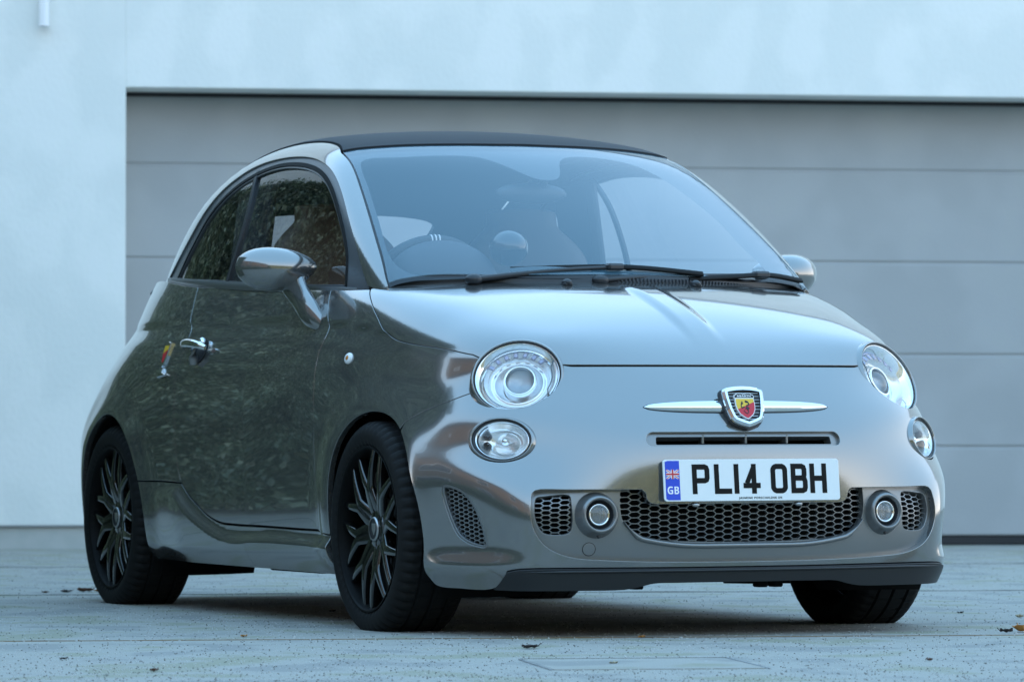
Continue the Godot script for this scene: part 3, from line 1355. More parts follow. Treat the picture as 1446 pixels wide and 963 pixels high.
	tl.append(Vector2(0, 1.045))
	tl.append_array(paras(REAR, on_side(tail)))
	tl.append(Vector2(0, .2))
	part("tail", _tail(tl), M.paint, car)
	part("inner_shell", shell, M.black, car)
	# ---- greenhouse
	var seam := gh([[-.886, .791], [-.95, .755], [-1.05, .725], [-1.2, .705], [-1.5, .70], [-1.8, .735], [-2.05, .81], [-2.25, .92], [-2.4, 1.04], [-2.52, 1.17], [-2.58, 1.25]])
	var ws_edge := gh([[-.199, 1.405], [-.282, 1.299], [-.388, 1.183], [-.504, 1.066], [-.62, .96], [-.732, .87], [-.802, .827], [-.886, .791]])
	var ws_top := gh([[-.772, 0], [-.773, .156], [-.788, .35], [-.809, .498], [-.855, .706], [-.886, .791]])
	var win_out := gh([[-2.38, 1.241], [-2.245, 1.156], [-2.118, 1.057], [-2.017, .974], [-1.901, .906], [-1.759, .855], [-1.571, .815], [-1.346, .806], [-1.113, .821], [-.963, .85], [-.807, .907], [-.681, .99], [-.531, 1.129], [-.414, 1.254], [-.292, 1.41]])
	var glass_l := [[-2.16, 1.268], [-2.038, 1.119], [-1.933, 1.014], [-1.823, .953], [-1.693, .906], [-1.533, .872], [-1.40, .857], [-1.255, .856], [-1.043, .881], [-.884, .927], [-.758, .997], [-.631, 1.106], [-.518, 1.23], [-.475, 1.30], [-.445, 1.40]]
	var sm := curve(seam)
	var rail := PackedVector2Array()
	rail.append_array(curve(ws_edge)); rail.append_array(sm)
	rail.append_array(gh([[-2.57, 1.33], [-2.46, 1.28]]))
	rail.append_array(curve(win_out))
	rail.append_array(gh([[-.25, 1.425], [-.205, 1.425]]))
	both("roof_rail", panel(HOUSE, rail, [], .015), M.paint, car)
	var rf := PackedVector2Array()
	rf.append_array(curve(ws_top)); rf.append_array(sm)
	rf.append_array(gh([[-2.62, 1.1], [-2.64, .5], [-2.64, 0]]))
	var rw := mirror_v(curve(gh([[-2.27, 0], [-2.27, .50], [-2.285, .62], [-2.33, .70], [-2.46, .78], [-2.515, .74], [-2.525, .55], [-2.525, 0]])))
	var cloth := panel(HOUSE, mirror_v(rf), [rw], .022, .004, .004, .02)
	part("fabric_roof", cloth, M.roof_cloth, car)
	part("roof_lining", panel(HOUSE, grow(mirror_v(rf), -.006), [grow(clean(rw), .004)], .045, -.03, 0.0, 0.0), M.interior, car)
	part("rear_window", panel(HOUSE, rw, [], .04, -.004, .001, .003), M.glass, car)
	# windscreen and its black border
	var wsb := gh([[-.020, 0], [-.025, .6], [-.039, .967], [-.063, 1.13], [-.097, 1.238], [-.165, 1.325], [-.205, 1.398]])
	var wsh := PackedVector2Array()
	wsh.append_array(curve(wsb)); wsh.append_array(curve(ws_edge)); wsh.append_array(rev(curve(ws_top)))
	var ws := mirror_v(wsh)
	part("windscreen", panel(HOUSE, ws, [], .022, -.001, .003, .004), M.veiled_screen_glass, car)
	var frit := closed_curve(gh([[-.128, 1.288], [-.167, 1.318], [-.206, 1.318], [-.281, 1.269], [-.457, 1.085], [-.629, .923], [-.745, .83], [-.783, .792], [-.789, .755], [-.758, .66], [-.705, .35], [-.673, .289], [-.559, .15], [-.538, .09], [-.541, -.02], [-.57, -.075], [-.666, -.15], [-.705, -.23], [-.725, -.461], [-.70, -.62], [-.487, -.926], [-.31, -1.118], [-.21, -1.25], [-.167, -1.289], [-.135, -1.285], [-.09, -1.2], [-.06, -1.0], [-.052, -.5], [-.052, .5], [-.06, 1.0], [-.09, 1.2]]), 4)
	part("windscreen_border", panel(HOUSE, grow(ws, .008), [frit], .022, -.009, 0.0, .0), M.frit, car)
	# side windows
	var gl := curve(gh(glass_l))
	var glass := gl.duplicate()
	glass.append_array(gh([[-1.0, 1.375], [-1.486, 1.33]]))
	var seal_poly := curve(win_out)
	seal_poly.append_array(gh([[-.30, 1.46], [-1.0, 1.43], [-1.6, 1.385], [-2.36, 1.29]]))
	both("window_seal", panel(HOUSE, grow(clean(seal_poly), .002), [clean(glass)], .02, -.006, 0.0, .012), M.seal_rubber, car)
	var inner_seal := grow(clean(glass), .012)
	both("seal_lip", panel(HOUSE, inner_seal, [grow(clean(glass), .004)], .02, -.003, 0.0, .006), M.rubber, car)
	# pillar strip between door glass and quarter glass
	var bl := gh([[-1.533, .837], [-1.481, .982], [-1.469, 1.153], [-1.49, 1.36]])
	var strip := PackedVector2Array()
	for q in curve(bl):
		strip.append(q + Vector2(-.011, 0))
	for q in rev(curve(bl)):
		strip.append(q + Vector2(.011, 0))
	var strip2 := PackedVector2Array()
	for q in strip:
		strip2.append(q + Vector2(-.075, .003) )
	both("pillar_strip", panel(HOUSE, strip, [], .02, -.004, 0.0, .01), M.black_plastic, car)
	var q_half := PackedVector2Array()
	var d_half := PackedVector2Array()
	var big := grow(clean(glass), .006)
	var cutter := PackedVector2Array()
	for q in curve(bl):
		cutter.append(q)
	cutter.append_array(PackedVector2Array([Vector2(-1.5, .9), Vector2(-3.0, .9), Vector2(-3.0, .2), Vector2(-1.55, .2)]))
	q_half = biggest(Geometry2D.intersect_polygons(big, cutter))
	d_half = biggest(Geometry2D.clip_polygons(big, cutter))
	both("quarter_window", panel(HOUSE, q_half, [], .03, -.010, .001, .003), M.tinted_glass, car)
	both("door_window", panel(HOUSE, d_half, [], .03, -.012, .001, .003), M.tinted_glass, car)
	# belt trim below the windows
	var bp := []
	for q in [[-.335, .947], [-.46, .954], [-.70, .965], [-.91, .976], [-1.25, .993], [-1.61, 1.012], [-1.9, 1.028], [-2.15, 1.041], [-2.31, 1.047]]:
		var z: float = sWY.v(q[1]) - sWX.v(q[0])
		bp.append(Vector3(q[0], q[1], z + .001))
	var bt := sweep(spath(bp), func(_i, s):
		var k := clampf(minf(s, 1.0 - s) * 14.0, .35, 1.0)
		return [Vector2(-.006, -.011) , Vector2(.006 * k, -.0105 * k), Vector2(.011 * k, -.005 * k), Vector2(.0105 * k, .004 * k), Vector2(.005 * k, .0105 * k), Vector2(-.006, .011)] if true else [])
	both("belt_trim", bt, M.trim_satin, car)
	_car_front(car, open, slot, vent)
	_car_lamps(car, hf, df)
	_car_details(car)
	_car_inside(car)
	_wheels(car)

func _tail(half: PackedVector2Array) -> Buf:
	var b := panel(REAR, half, [], .03, 0.0, 0.0, 0.0)
	b.join(b.moved(MIR))
	return b

func _car_front(car: Node3D, open: PackedVector2Array, slot: PackedVector2Array, vent: PackedVector2Array) -> void:
	# lower grille: a satin frame carrying three honeycomb fields and two fog lamps
	var g := group_part("lower_grille", car)
	var mid := curve(v2([[.347, .42], [.347, .392], [.346, .34], [.337, .302], [.318, .277], [.285, .262], [.24, .254], [.12, .248], [0, .2465]]), 5)
	mid = mirror_u(rev(mid))
	var side := closed_curve(paras(FRONT, v3([[.668, .380, .583], [.68, .385, .56], [.701, .385, .500], [.706, .36, .493], [.712, .30, .493], [.711, .277, .503], [.70, .271, .535], [.688, .277, .573], [.679, .31, .592], [.672, .35, .592]])), 4)
	var fpoly := grow(clean(open), .008)
	var frame := biggest(Geometry2D.clip_polygons(fpoly, grow(clean(mid), 0.0)))
	part("grille_frame", panel(FRONT, frame, [side, flip_u(side)], .012, -.021, 0.0, .022), M.satin, g)
	var omid := biggest(Geometry2D.intersect_polygons(grow(clean(mid), .01), grow(clean(open), .004)))
	part("honeycomb", honey(omid, .0255, .0163, .0083, -.036, .0023, .012), M.silver_grille, g)
	var cr := []
	for i in 61:
		var u := lerpf(-.338, .338, i / 60.0)
		var au := absf(u)
		var y := .2435 + .0 if au < .12 else .2435 + .0185 * pow((au - .12) / .165, 2.2) if au < .285 else .262 + .050 * pow((au - .285) / .053, 1.7)
		var a: Array = at(FRONT, u, y - .004)
		cr.append(a[0] - a[1] * .020)
	part("mesh_lip", sweep(cr, func(_i, s): return round_sec(.010, .0075 * clampf(minf(s, 1.0 - s) * 20.0, .2, 1.0), 12)), M.satin, g)
	for k in 2:
		var sp := grow(clean(side), .006)
		part("honeycomb", honey(sp if k == 0 else flip_u(sp), .0205, .0150, .0066, -.034, .0026, .012), M.silver_grille, g)
	# upper slot with three fins
	var us := group_part("air_slot", car)
	part("slot_frame", panel(FRONT, grow(slot, .003), [rrect(-.262, .5125, .258, .5355, .005)], .012, -.010, 0.0, .03), M.satin, us)
	for u in [-.127, 0.0, .128]:
		var a: Array = at(FRONT, u, .524)
		part("fin", box(Vector3(-.05, -.012, -.0035), Vector3(-.014, .012, .0035), .0015).moved(Transform3D(Basis(Vector3.UP, -u / .75), a[0])), M.satin, us)
	# side vents
	for k in 2:
		var vg := group_part("side_vent", car)
		var vo := vent if k == 0 else flip_u(vent)
		part("honeycomb", honey(grow(clean(vo), .002), .0145, .0115, .0042, -.012, .0030, .012), M.silver_grille, vg)
		var ring := grow(clean(vo), -.0045)
		part("vent_rim", panel(FRONT, clean(vo), [ring], .012, -.002, 0.0, .014), M.silver_grille, vg)
	# splitter
	var lt := curve(paras(FRONT, v3([[.600, .1785, .622], [.63, .1845, .60], [.71, .1855, .414], [.744, .1845, .2], [.75, .1845, 0]])), 5)
	var lo := curve(v2([[0, .147], [.20, .147], [.27, .1455], [.31, .136], [.345, .1305], [.45, .129], [.58, .1295], [.648, .132]]), 4)
	var lh := rev(lt)
	lh.append(Vector2(.627, .150))
	lh.append_array(rev(lo))
	var lip := panel(FRONT, mirror_u(lh), [], .012, .0075, .001, .07)
	part("splitter", lip, M.lip_plastic, car)
	var ledge := []
	for i in 61:
		var lu := lerpf(-.585, .585, i / 60.0)
		var la: Array = at(FRONT, lu, .179)
		ledge.append(la[0] + la[1] * .0065)
	part("splitter_ledge", sweep(ledge, func(_i, s):
		var e := clampf(minf(s, 1.0 - s) * 12.0, .1, 1.0)
		return round_sec(.0085 * e, .0045 * e, 10)), M.lip_plastic, car)
	# chrome bar and badge
	var rows := []
	for i in 41:
		var z := lerpf(-.279, .279, i / 40.0)
		var s := absf(z) / .279
		var hgt := .0175 * sqrt(maxf(0.0, 1.0 - pow(s, 2.6))) + .0006
		var a: Array = at(FRONT, atan2(z, .69) * .75, .610)
		var row := PackedVector3Array()
		var n: Vector3 = a[1]
		var upv := (Vector3.UP - n * n.y).normalized()
		for k in 11:
			var t := PI * k / 10.0
			row.append(a[0] + upv * cos(t) * hgt + n * (sin(t) * hgt * .75 + .001))
		rows.append(row)
	var bar := Buf.new()
	bar.grid(rows)
	part("chrome_bar", bar, M.chrome, car)
	var edge_rows := []
	for e in 2:
		edge_rows = []
		for i in 41:
			var z := lerpf(-.282, .282, i / 40.0)
			var s := absf(z) / .282
			var hgt := .0195 * sqrt(maxf(0.0, 1.0 - pow(s, 2.6))) + .0012
			var a: Array = at(FRONT, atan2(z, .69) * .75, .610)
			var n: Vector3 = a[1]
			var upv := (Vector3.UP - n * n.y).normalized()
			edge_rows.append(PackedVector3Array([a[0] + upv * hgt + n * .0006, a[0] - upv * hgt + n * .0006]))
	var eb := Buf.new()
	eb.grid(edge_rows)
	part("bar_gasket", eb, M.black_plastic, car)
	_badge(car)
	_plate(car)
	# tow cover ring, screws
	var tc: Array = at(FRONT, para(FRONT, Vector3(.715, .233, .448)).x, .233)
	var tf := Transform3D(Basis(Quaternion(Vector3(0, 0, 1), tc[1])), tc[0] - tc[1] * .0205)
	part("towing_cap", lathe([Vector2(0, .0012), Vector2(.0155, .0012), Vector2(.017, .0004)], 28).moved(tf), M.satin, g)
	part("cap_gap", lathe([Vector2(.0168, .0006), Vector2(.0182, .0006)], 28).moved(tf), M.black, g)
	for k in [1.0, -1.0]:
		var fl := group_part("fog_lamp", g)
		var fc: Array = at(FRONT, para(FRONT, Vector3(.726, .327, .428)).x * k, .327)
		var ax: Vector3 = (fc[1] * .55 + Vector3(.55, .05, 0)).normalized()
		var ft := Transform3D(Basis(Quaternion(Vector3(0, 0, 1), ax)), fc[0] - fc[1] * .026)
		part("fog_pod", lathe([Vector2(.064, -.006), Vector2(.0575, .008), Vector2(.0515, .026), Vector2(.0475, .033), Vector2(.0435, .0345), Vector2(.0405, .032), Vector2(.038, .022)], 48).moved(ft), M.satin, fl)
		part("fog_ring", lathe([Vector2(.0305, .012), Vector2(.0295, .0195), Vector2(.0275, .0215), Vector2(.0250, .0205), Vector2(.0235, .018)], 40).moved(ft), M.chrome, fl)
		part("fog_well", lathe([Vector2(.0385, .024), Vector2(.036, .014), Vector2(.030, .010)], 40).moved(ft), M.black_plastic, fl)
		part("fog_reflector", lathe([Vector2(.0245, .014), Vector2(.020, .002), Vector2(.010, -.012), Vector2(.0, -.016)], 32).moved(ft), M.reflector, fl)
		var ribs := Buf.new()
		for i in 5:
			ribs.join(box(Vector3(-.015 + i * .006, -.017, .013), Vector3(-.011 + i * .006, .017, .0145), .0006).moved(ft))
		part("fog_optic", ribs, M.projector_glass, fl)
		part("fog_lens", lathe([Vector2(.025, .018), Vector2(.018, .0215), Vector2(.009, .0235), Vector2(.0, .024)], 32).moved(ft), M.lens_clear, fl)
		part("screw", blob(fc[0] - fc[1] * .010 + Vector3(0, -.057, 0), Vector3(.004, .005, .005), 10, 8), M.black_plastic, fl)

func _badge(car: Node3D) -> void:
	var f := front_frame(Vector3(.722, .608, 0), .42)
	var g := group_part("front_badge", car)
	var half := [[0, .0595], [.022, .0585], [.045, .055], [.0585, .0495], [.0605, .043], [.0590, .02], [.0545, -.010], [.0475, -.034], [.040, -.044], [.020, -.053], [0, -.0595]]
	var o := PackedVector2Array()
	for q in half:
		o.append(Vector2(q[0], q[1]))
	for i in range(half.size() - 2, 0, -1):
		o.append(Vector2(-half[i][0], half[i][1]))
	part("badge_rim", slab(o, -.016, .013, .006, [grow(o, -.0125)]).moved(f), M.chrome, g)
	part("badge_back", slab(grow(o, -.008), -.01, .004).moved(f), M.badge_black, g)
	part("badge_gasket", slab(grow(o, .0028), -.018, -.004).moved(f), M.black_plastic, g)
	for i in 9:
		var y := .038 - i * .0095
		var w := .046 - maxf(0.0, i - 5) * .004 - i * .0007
		part("badge_louvre", box(Vector3(-w, y, .004), Vector3(w, y + .0022, .0075), .0006).moved(f), M.alloy_grey, g)
	# inner shield
	var sh := [[0, .037], [.010, .0385], [.0205, .0385], [.0225, .035], [.0275, .034], [.030, .0265], [.0275, .022], [.0285, .005], [.0265, -.010], [.020, -.023], [.010, -.032], [0, -.0375]]
	var so := PackedVector2Array()
	for q in sh:
		so.append(Vector2(q[0] * 1.02, q[1]))
	for i in range(sh.size() - 2, 0, -1):
		so.append(Vector2(-sh[i][0] * 1.02, sh[i][1]))
	part("shield_edge", slab(so, .002, .0100, .0008).moved(f), M.plate_text_white, g)
	var si := grow(so, -.0022)
	var band := biggest(Geometry2D.intersect_polygons(si, PackedVector2Array([Vector2(-.04, .0245), Vector2(.04, .0245), Vector2(.04, .06), Vector2(-.04, .06)])))
	part("shield_band", slab(band, .009, .0106).moved(f), M.badge_black, g)
	var body := biggest(Geometry2D.clip_polygons(si, PackedVector2Array([Vector2(-.04, .0215), Vector2(.04, .0215), Vector2(.04, .06), Vector2(-.04, .06)])))
	var diag := PackedVector2Array([Vector2(-.06, -.0235), Vector2(.06, .026), Vector2(.06, .09), Vector2(-.06, .09)])
	part("shield_upper_field", slab(biggest(Geometry2D.intersect_polygons(body, diag)), .009, .0106).moved(f), M.badge_yellow, g)
	part("shield_lower_field", slab(biggest(Geometry2D.clip_polygons(body, diag)), .009, .0106).moved(f), M.badge_red, g)
	part("badge_lettering", text_buf("ABARTH", .0118, true, .0008).moved(f * Transform3D(Basis().scaled(Vector3(.93, .62, 1)), Vector3(0, .0292, .0106))), M.plate_text_white, g)
	# the scorpion: two claws, body, tail
	var sc := Buf.new()
	var strokes := [
		[[[-.0125, -.0055], [-.0135, .001], [-.0115, .008], [-.008, .014]], .0022], [[[-.0115, .006], [-.0085, .006], [-.007, .0095]], .0018],
		[[[-.0125, -.0055], [-.004, -.0022]], .0026], [[[.0015, .0008], [.0105, .0045]], .0026], [[[.0105, .0045], [.0075, .0125], [.000, .0155]], .0022], [[[.0085, .010], [.004, .0105], [.000, .0125]], .0018],
		[[[.002, -.002], [.004, -.007], [.0035, -.011]], .0050], [[[.004, -.010], [.0055, -.017], [.001, -.0225], [-.005, -.0185], [-.0075, -.0125]], .0016],
		[[[.000, -.005], [-.003, -.010]], .0010], [[[.007, -.003], [.0095, -.0075]], .0010],
	]
	for s in strokes:
		var pl := PackedVector2Array()
		for q in s[0]:
			pl.append(Vector2(q[0], q[1]))
		for poly in Geometry2D.offset_polyline(pl, s[1] * .62, Geometry2D.JOIN_ROUND, Geometry2D.END_ROUND):
			sc.join(slab(poly, .0095, .0114))
	part("badge_scorpion", sc.moved(f), M.badge_black, g)

func text_buf(t: String, size: float, bold: bool, depth: float) -> Buf:
	# lettering centred on the origin, cap height about .72 of size, front at depth
	var tm := TextMesh.new()
	var sf := SystemFont.new()
	sf.font_names = PackedStringArray(["Droid Sans"])
	sf.font_weight = 700 if bold else 400
	tm.font = sf
	tm.text = t
	tm.font_size = 64
	tm.pixel_size = size / 64.0
	tm.depth = depth
	tm.curve_step = 1.5
	var b := Buf.new()
	for s in tm.get_surface_count():
		var a := tm.surface_get_arrays(s)
		var f := b.v.size()
		b.v.append_array(a[Mesh.ARRAY_VERTEX])
		b.nm.append_array(a[Mesh.ARRAY_NORMAL])
		for i in a[Mesh.ARRAY_INDEX]:
			b.ix.append(f + i)
	return b

func stroke(b: Buf, pts: Array, w: float, z0: float, z1: float, closed := false) -> void:
	var pl := PackedVector2Array()
	for q in pts:
		pl.append(Vector2(q[0], q[1]))
	if closed:
		var out := PackedVector2Array()
		var inn := PackedVector2Array()
		var r: Array = Geometry2D.offset_polygon(pl, w / 2, Geometry2D.JOIN_ROUND)
		out = biggest(r)
		inn = biggest(Geometry2D.offset_polygon(pl, -w / 2, Geometry2D.JOIN_MITER))
		b.join(slab(out, z0, z1, 0.0, [inn]))
	else:
		for poly in Geometry2D.offset_polyline(pl, w / 2, Geometry2D.JOIN_MITER, Geometry2D.END_BUTT):
			b.join(slab(poly, z0, z1))

func _plate(car: Node3D) -> void:
	var f := front_frame(Vector3(.768, .4160, 0), .1038)
	var g := group_part("number_plate", car)
	part("plate_board", slab(rrect(-.26, -.0555, .26, .0555, .009), -.004, 0.0, .0008).moved(f), M.plate_white, g)
	part("plate_carrier", slab(rrect(-.19, -.045, .19, .040, .006), -.034, -.0045).moved(f), M.black_plastic, g)
	var st := PackedVector2Array([Vector2(-.2545, -.049), Vector2(-.247, -.052), Vector2(-.213, -.052), Vector2(-.213, .052), Vector2(-.247, .052), Vector2(-.2545, .049)])
	part("country_band", slab(st, -.001, .0006).moved(f), M.plate_blue, g)
	part("country_letters", text_buf("GB", .031, true, .0006).moved(f * Transform3D(Basis().scaled(Vector3(.86, .9, 1)), Vector3(-.2335, -.0265, .0008))), M.plate_text_white, g)
	# union flag
	var fx := -.2335
	var fy := .0165
	var hw := .0185
	var hh := .0125
	var clipr := PackedVector2Array([Vector2(fx - hw, fy - hh), Vector2(fx + hw, fy - hh), Vector2(fx + hw, fy + hh), Vector2(fx - hw, fy + hh)])
	var wb := Buf.new()
	var rb := Buf.new()
	for k in [1.0, -1.0]:
		for w in [[.0062, wb, .0011], [.0022, rb, .0014]]:
			var pl := PackedVector2Array([Vector2(fx - hw * 1.2, fy - hh * 1.2 * k), Vector2(fx + hw * 1.2, fy + hh * 1.2 * k)])
			for poly in Geometry2D.offset_polyline(pl, w[0] / 2, Geometry2D.JOIN_MITER, Geometry2D.END_BUTT):
				for c in Geometry2D.intersect_polygons(poly, clipr):
					w[1].join(slab(c, 0.0004, w[2] + (.0001 if k > 0.0 else 0.0)))
	for w in [[.0085, wb, .0017], [.0048, rb, .0021]]:
		w[1].join(slab(rrect(fx - hw, fy - w[0] / 2, fx + hw, fy + w[0] / 2, .0001, 1), .0004, w[2]))
		w[1].join(slab(rrect(fx - w[0] / 2, fy - hh, fx + w[0] / 2, fy + hh, .0001, 1), .0004, w[2] + .0001))
	part("flag_white", wb.moved(f), M.plate_text_white, g)
	part("flag_red", rb.moved(f), M.flag_red, g)
	# characters 79 mm high, 14 mm strokes
	var h := .0395
	var w := .014
	var i := .007
	var z1 := .0007
	var x := func(mm): return mm / 1000.0 - .26
	var y0 := .003
	var chars := []
	for k in 7:
		chars.append(Buf.new())
	var a: float = x.call(83.5)
	var e: float = x.call(134.5)
	var lo := y0 - h
	var hi := y0 + h
	var my := y0 - .004
	stroke(chars[0], [[a + i, lo], [a + i, hi]], w, 0, z1)
	stroke(chars[0], [[a + w, hi - i], [e - .014, hi - i], [e - .009, hi - .0095], [e - i, hi - .015], [e - i, my + .008], [e - .009, my + .0025], [e - .014, my], [a + w, my]], w, 0, z1)
	a = x.call(148.5); e = x.call(199)
	stroke(chars[1], [[a + i, hi], [a + i, lo + w]], w, 0, z1)
	stroke(chars[1], [[a, lo + i], [e, lo + i]], w, 0, z1)
	a = x.call(206.5)
	stroke(chars[2], [[a + i, lo], [a + i, hi]], w, 0, z1)
	a = x.call(233.5); e = x.call(284)
	stroke(chars[3], [[e - .019, lo], [e - .019, hi]], w, 0, z1)
	stroke(chars[3], [[e - .0205, hi - .011], [a + .0105, lo + .0275]], w * .95, 0, z1 - .0001)
	stroke(chars[3], [[a, lo + .0215], [e, lo + .0215]], w, 0, z1 + .0001)
	a = x.call(315); e = x.call(364.5)
	stroke(chars[4], [[a + i, lo + .015], [a + .0105, lo + .0095], [a + .016, lo + i], [e - .016, lo + i], [e - .0105, lo + .0095], [e - i, lo + .015], [e - i, hi - .015], [e - .0105, hi - .0095], [e - .016, hi - i], [a + .016, hi - i], [a + .0105, hi - .0095], [a + i, hi - .015]], w, 0, z1, true)
	a = x.call(375); e = x.call(424)
	stroke(chars[5], [[a + i, lo], [a + i, hi]], w, 0, z1)
	my = y0 + .001
	stroke(chars[5], [[a, hi - i], [e - .017, hi - i], [e - .011, hi - .010], [e - .009, hi - .016], [e - .009, my + .009], [e - .011, my + .003], [e - .017, my]], w, 0, z1 + .0001)
	stroke(chars[5], [[a, lo + i], [e - .015, lo + i], [e - .009, lo + .010], [e - i, lo + .016], [e - i, my - .009], [e - .009, my - .003], [e - .015, my], [a, my]], w, 0, z1 + .0002)
	a = x.call(431.5); e = x.call(481.5)
	stroke(chars[6], [[a + i, lo], [a + i, hi]], w, 0, z1)
	stroke(chars[6], [[e - i, lo], [e - i, hi]], w, 0, z1)
	stroke(chars[6], [[a + w, y0], [e - w, y0]], w, 0, z1)
	for c in chars:
		part("plate_character", c.moved(f), M.plate_black, g)
	part("dealer_lettering", text_buf("JASMINE PORSCHALINK UK", .0108, true, .0004).moved(f * Transform3D(Basis().scaled(Vector3(.92, .72, 1)), Vector3(.0225, -.0478, .0002))), M.plate_black, g)
	for k in [-1.0, 1.0]:
		part("plate_bolt", blob(f * Vector3(.152 * k - .012, -.064, -.012), Vector3(.008, .006, .012), 10, 8), M.alloy_grey, g)

func shaped(c: Transform3D, prof: Array, a: float, b: float, n := 56) -> Buf:
	return lathe(prof, n, a, b).moved(c)

func _car_lamps(car: Node3D, hf: Transform3D, df: Transform3D) -> void:
	for k in 2:
		var mt := Transform3D() if k == 0 else MIR
		var h := group_part("headlight", car)
		var A := .117
		var B := .103
		var put := func(called: String, b: Buf, m: Material): part(called, b.moved(mt), m, h)
		put.call("lamp_rim", shaped(hf, [Vector2(1.0, -.03), Vector2(1.0, .002), Vector2(1.012, .007), Vector2(1.035, .0085), Vector2(1.07, .004), Vector2(1.11, -.010), Vector2(1.15, -.030)], A, B), M.paint)
		put.call("lamp_gasket", shaped(hf, [Vector2(1.004, .001), Vector2(.985, .0035), Vector2(.970, .002), Vector2(.965, -.02)], A, B), M.black_plastic)
		put.call("lamp_bezel", shaped(hf, [Vector2(.972, .001), Vector2(.94, .0), Vector2(.86, -.009), Vector2(.80, -.020), Vector2(.785, -.022)], A, B), M.chrome)
		put.call("lamp_bowl", shaped(hf, [Vector2(.79, -.020), Vector2(.74, -.034), Vector2(.66, -.045), Vector2(.60, -.046), Vector2(.57, -.038), Vector2(.55, -.046), Vector2(.46, -.062), Vector2(.36, -.072), Vector2(.0, -.078)], A, B), M.reflector)
		var pf := hf * Transform3D(Basis(), Vector3(.004, .000, 0))
		put.call("projector_ring", lathe([Vector2(.047, -.068), Vector2(.047, -.030), Vector2(.044, -.022), Vector2(.040, -.020), Vector2(.037, -.024), Vector2(.036, -.040)], 48).moved(pf), M.chrome)
		put.call("projector_lens", blob(Vector3(0, 0, -.038), Vector3(.0355, .0355, .026), 28, 18).moved(pf), M.projector_glass)
		put.call("projector_back", lathe([Vector2(.036, -.050), Vector2(.0, -.056)], 32).moved(pf), M.alloy_grey)
		for i in 7:
			var t := deg_to_rad(38.0 + i * 17.0)
			var q := Vector3(cos(t) * .088, sin(t) * .076, -.022)
			put.call("lamp_facet", box(Vector3(-.006, -.011, -.003), Vector3(.006, .011, .003), .002).moved(hf * Transform3D(Basis(Vector3(0, 0, 1), t - PI / 2) * Basis(Vector3.RIGHT, -.35), q)), M.lamp_violet)
		# turn lamp pocket on the inner side
		var pocket := Buf.new()
		var rows := []
		for i in 9:
			var t := deg_to_rad(-42.0 + i * 7.5)
			rows.append(PackedVector3Array([Vector3(cos(t) * .93 * A, sin(t) * .93 * B, .001), Vector3(cos(t) * .84 * A - .002, sin(t) * .84 * B, -.004), Vector3(cos(t) * .80 * A - .004, sin(t) * .80 * B, -.020)]))
		pocket.grid(rows)
		put.call("turn_lamp", pocket.moved(hf), M.reflector)
		var ln := []
		for i in 7:
			var t := deg_to_rad(-46.0 + i * 11.3)
			var kk := .80 if i > 0 and i < 6 else .93
			ln.append(hf * Vector3(cos(t) * kk * A, sin(t) * kk * B, -.0005))
		put.call("turn_lamp_edge", tube(ln, .0016, 6), M.black_plastic)
		put.call("lamp_lens", shaped(hf, [Vector2(.978, .003), Vector2(.88, .0095), Vector2(.70, .0165), Vector2(.45, .0215), Vector2(.2, .0235), Vector2(.0, .024)], A, B), M.lens_clear)
		# lower lamp
		var d := group_part("lower_lamp", car)
		var put2 := func(called: String, b: Buf, m: Material): part(called, b.moved(mt), m, d)
		var a2 := .0767
		var b2 := .052
		put2.call("lamp_rim", shaped(df, [Vector2(1.0, -.03), Vector2(1.0, .004), Vector2(1.015, .0085), Vector2(1.05, .009), Vector2(1.10, .005), Vector2(1.17, -.006), Vector2(1.26, -.028)], .0835, .0565), M.paint)
		put2.call("lamp_gasket", shaped(df, [Vector2(1.09, .002), Vector2(1.04, .004), Vector2(1.0, .0), Vector2(.99, -.02)], a2, b2), M.black_plastic)
		put2.call("lamp_bezel", shaped(df, [Vector2(1.0, -.001), Vector2(.965, .002), Vector2(.93, -.003), Vector2(.90, -.012)], a2, b2), M.chrome)
		put2.call("lamp_bowl", shaped(df, [Vector2(.92, -.008), Vector2(.78, -.024), Vector2(.62, -.034), Vector2(.58, -.030), Vector2(.40, -.044), Vector2(.2, -.052), Vector2(.0, -.054)], a2, b2), M.reflector)
		put2.call("bulb_cap", blob(Vector3(.0, .004, -.030), Vector3(.011, .011, .014), 16, 10).moved(df), M.chrome)
		for q in [[-.050, .012], [-.046, -.014]]:
			put2.call("bulb_socket", lathe([Vector2(.0095, -.03), Vector2(.0095, -.014), Vector2(.007, -.013), Vector2(.006, -.02)], 18).moved(df * Transform3D(Basis(), Vector3(q[0], q[1], 0))), M.black_plastic)
		put2.call("lamp_lens", shaped(df, [Vector2(.985, .002), Vector2(.85, .008), Vector2(.6, .013), Vector2(.3, .0155), Vector2(.0, .016)], a2, b2), M.lens_clear)
		# side repeater
		var rp: Array = at(SIDE, -.205, .755)
		var rt := lamp_frame(rp[0], rp[1], 0.0)
		var sr := group_part("side_repeater", car)
		part("repeater_lens", lathe([Vector2(1.0, -.003), Vector2(.97, .003), Vector2(.75, .0065), Vector2(.4, .008), Vector2(.0, .0085)], 24, .0205, .0165).moved(mt * rt), M.plate_text_white, sr)
		part("repeater_bulb", blob(Vector3(.002, 0, .0065), Vector3(.0085, .0075, .004), 12, 8).moved(mt * rt), M.amber, sr)
		# tail lamp
		var tr := Transform3D(Basis(Vector3(.83, .0, .56).normalized(), Vector3.UP, Vector3(-.56, .12, .83).normalized()).orthonormalized(), at(SIDE, -2.62, .79)[0] + Vector3(.06, 0, -.07))
		var tg := group_part("tail_lamp", car)
		part("tail_lens", blob(Vector3.ZERO, Vector3(.055, .10, .018), 24, 16).moved(mt * tr), M.lamp_red, tg)

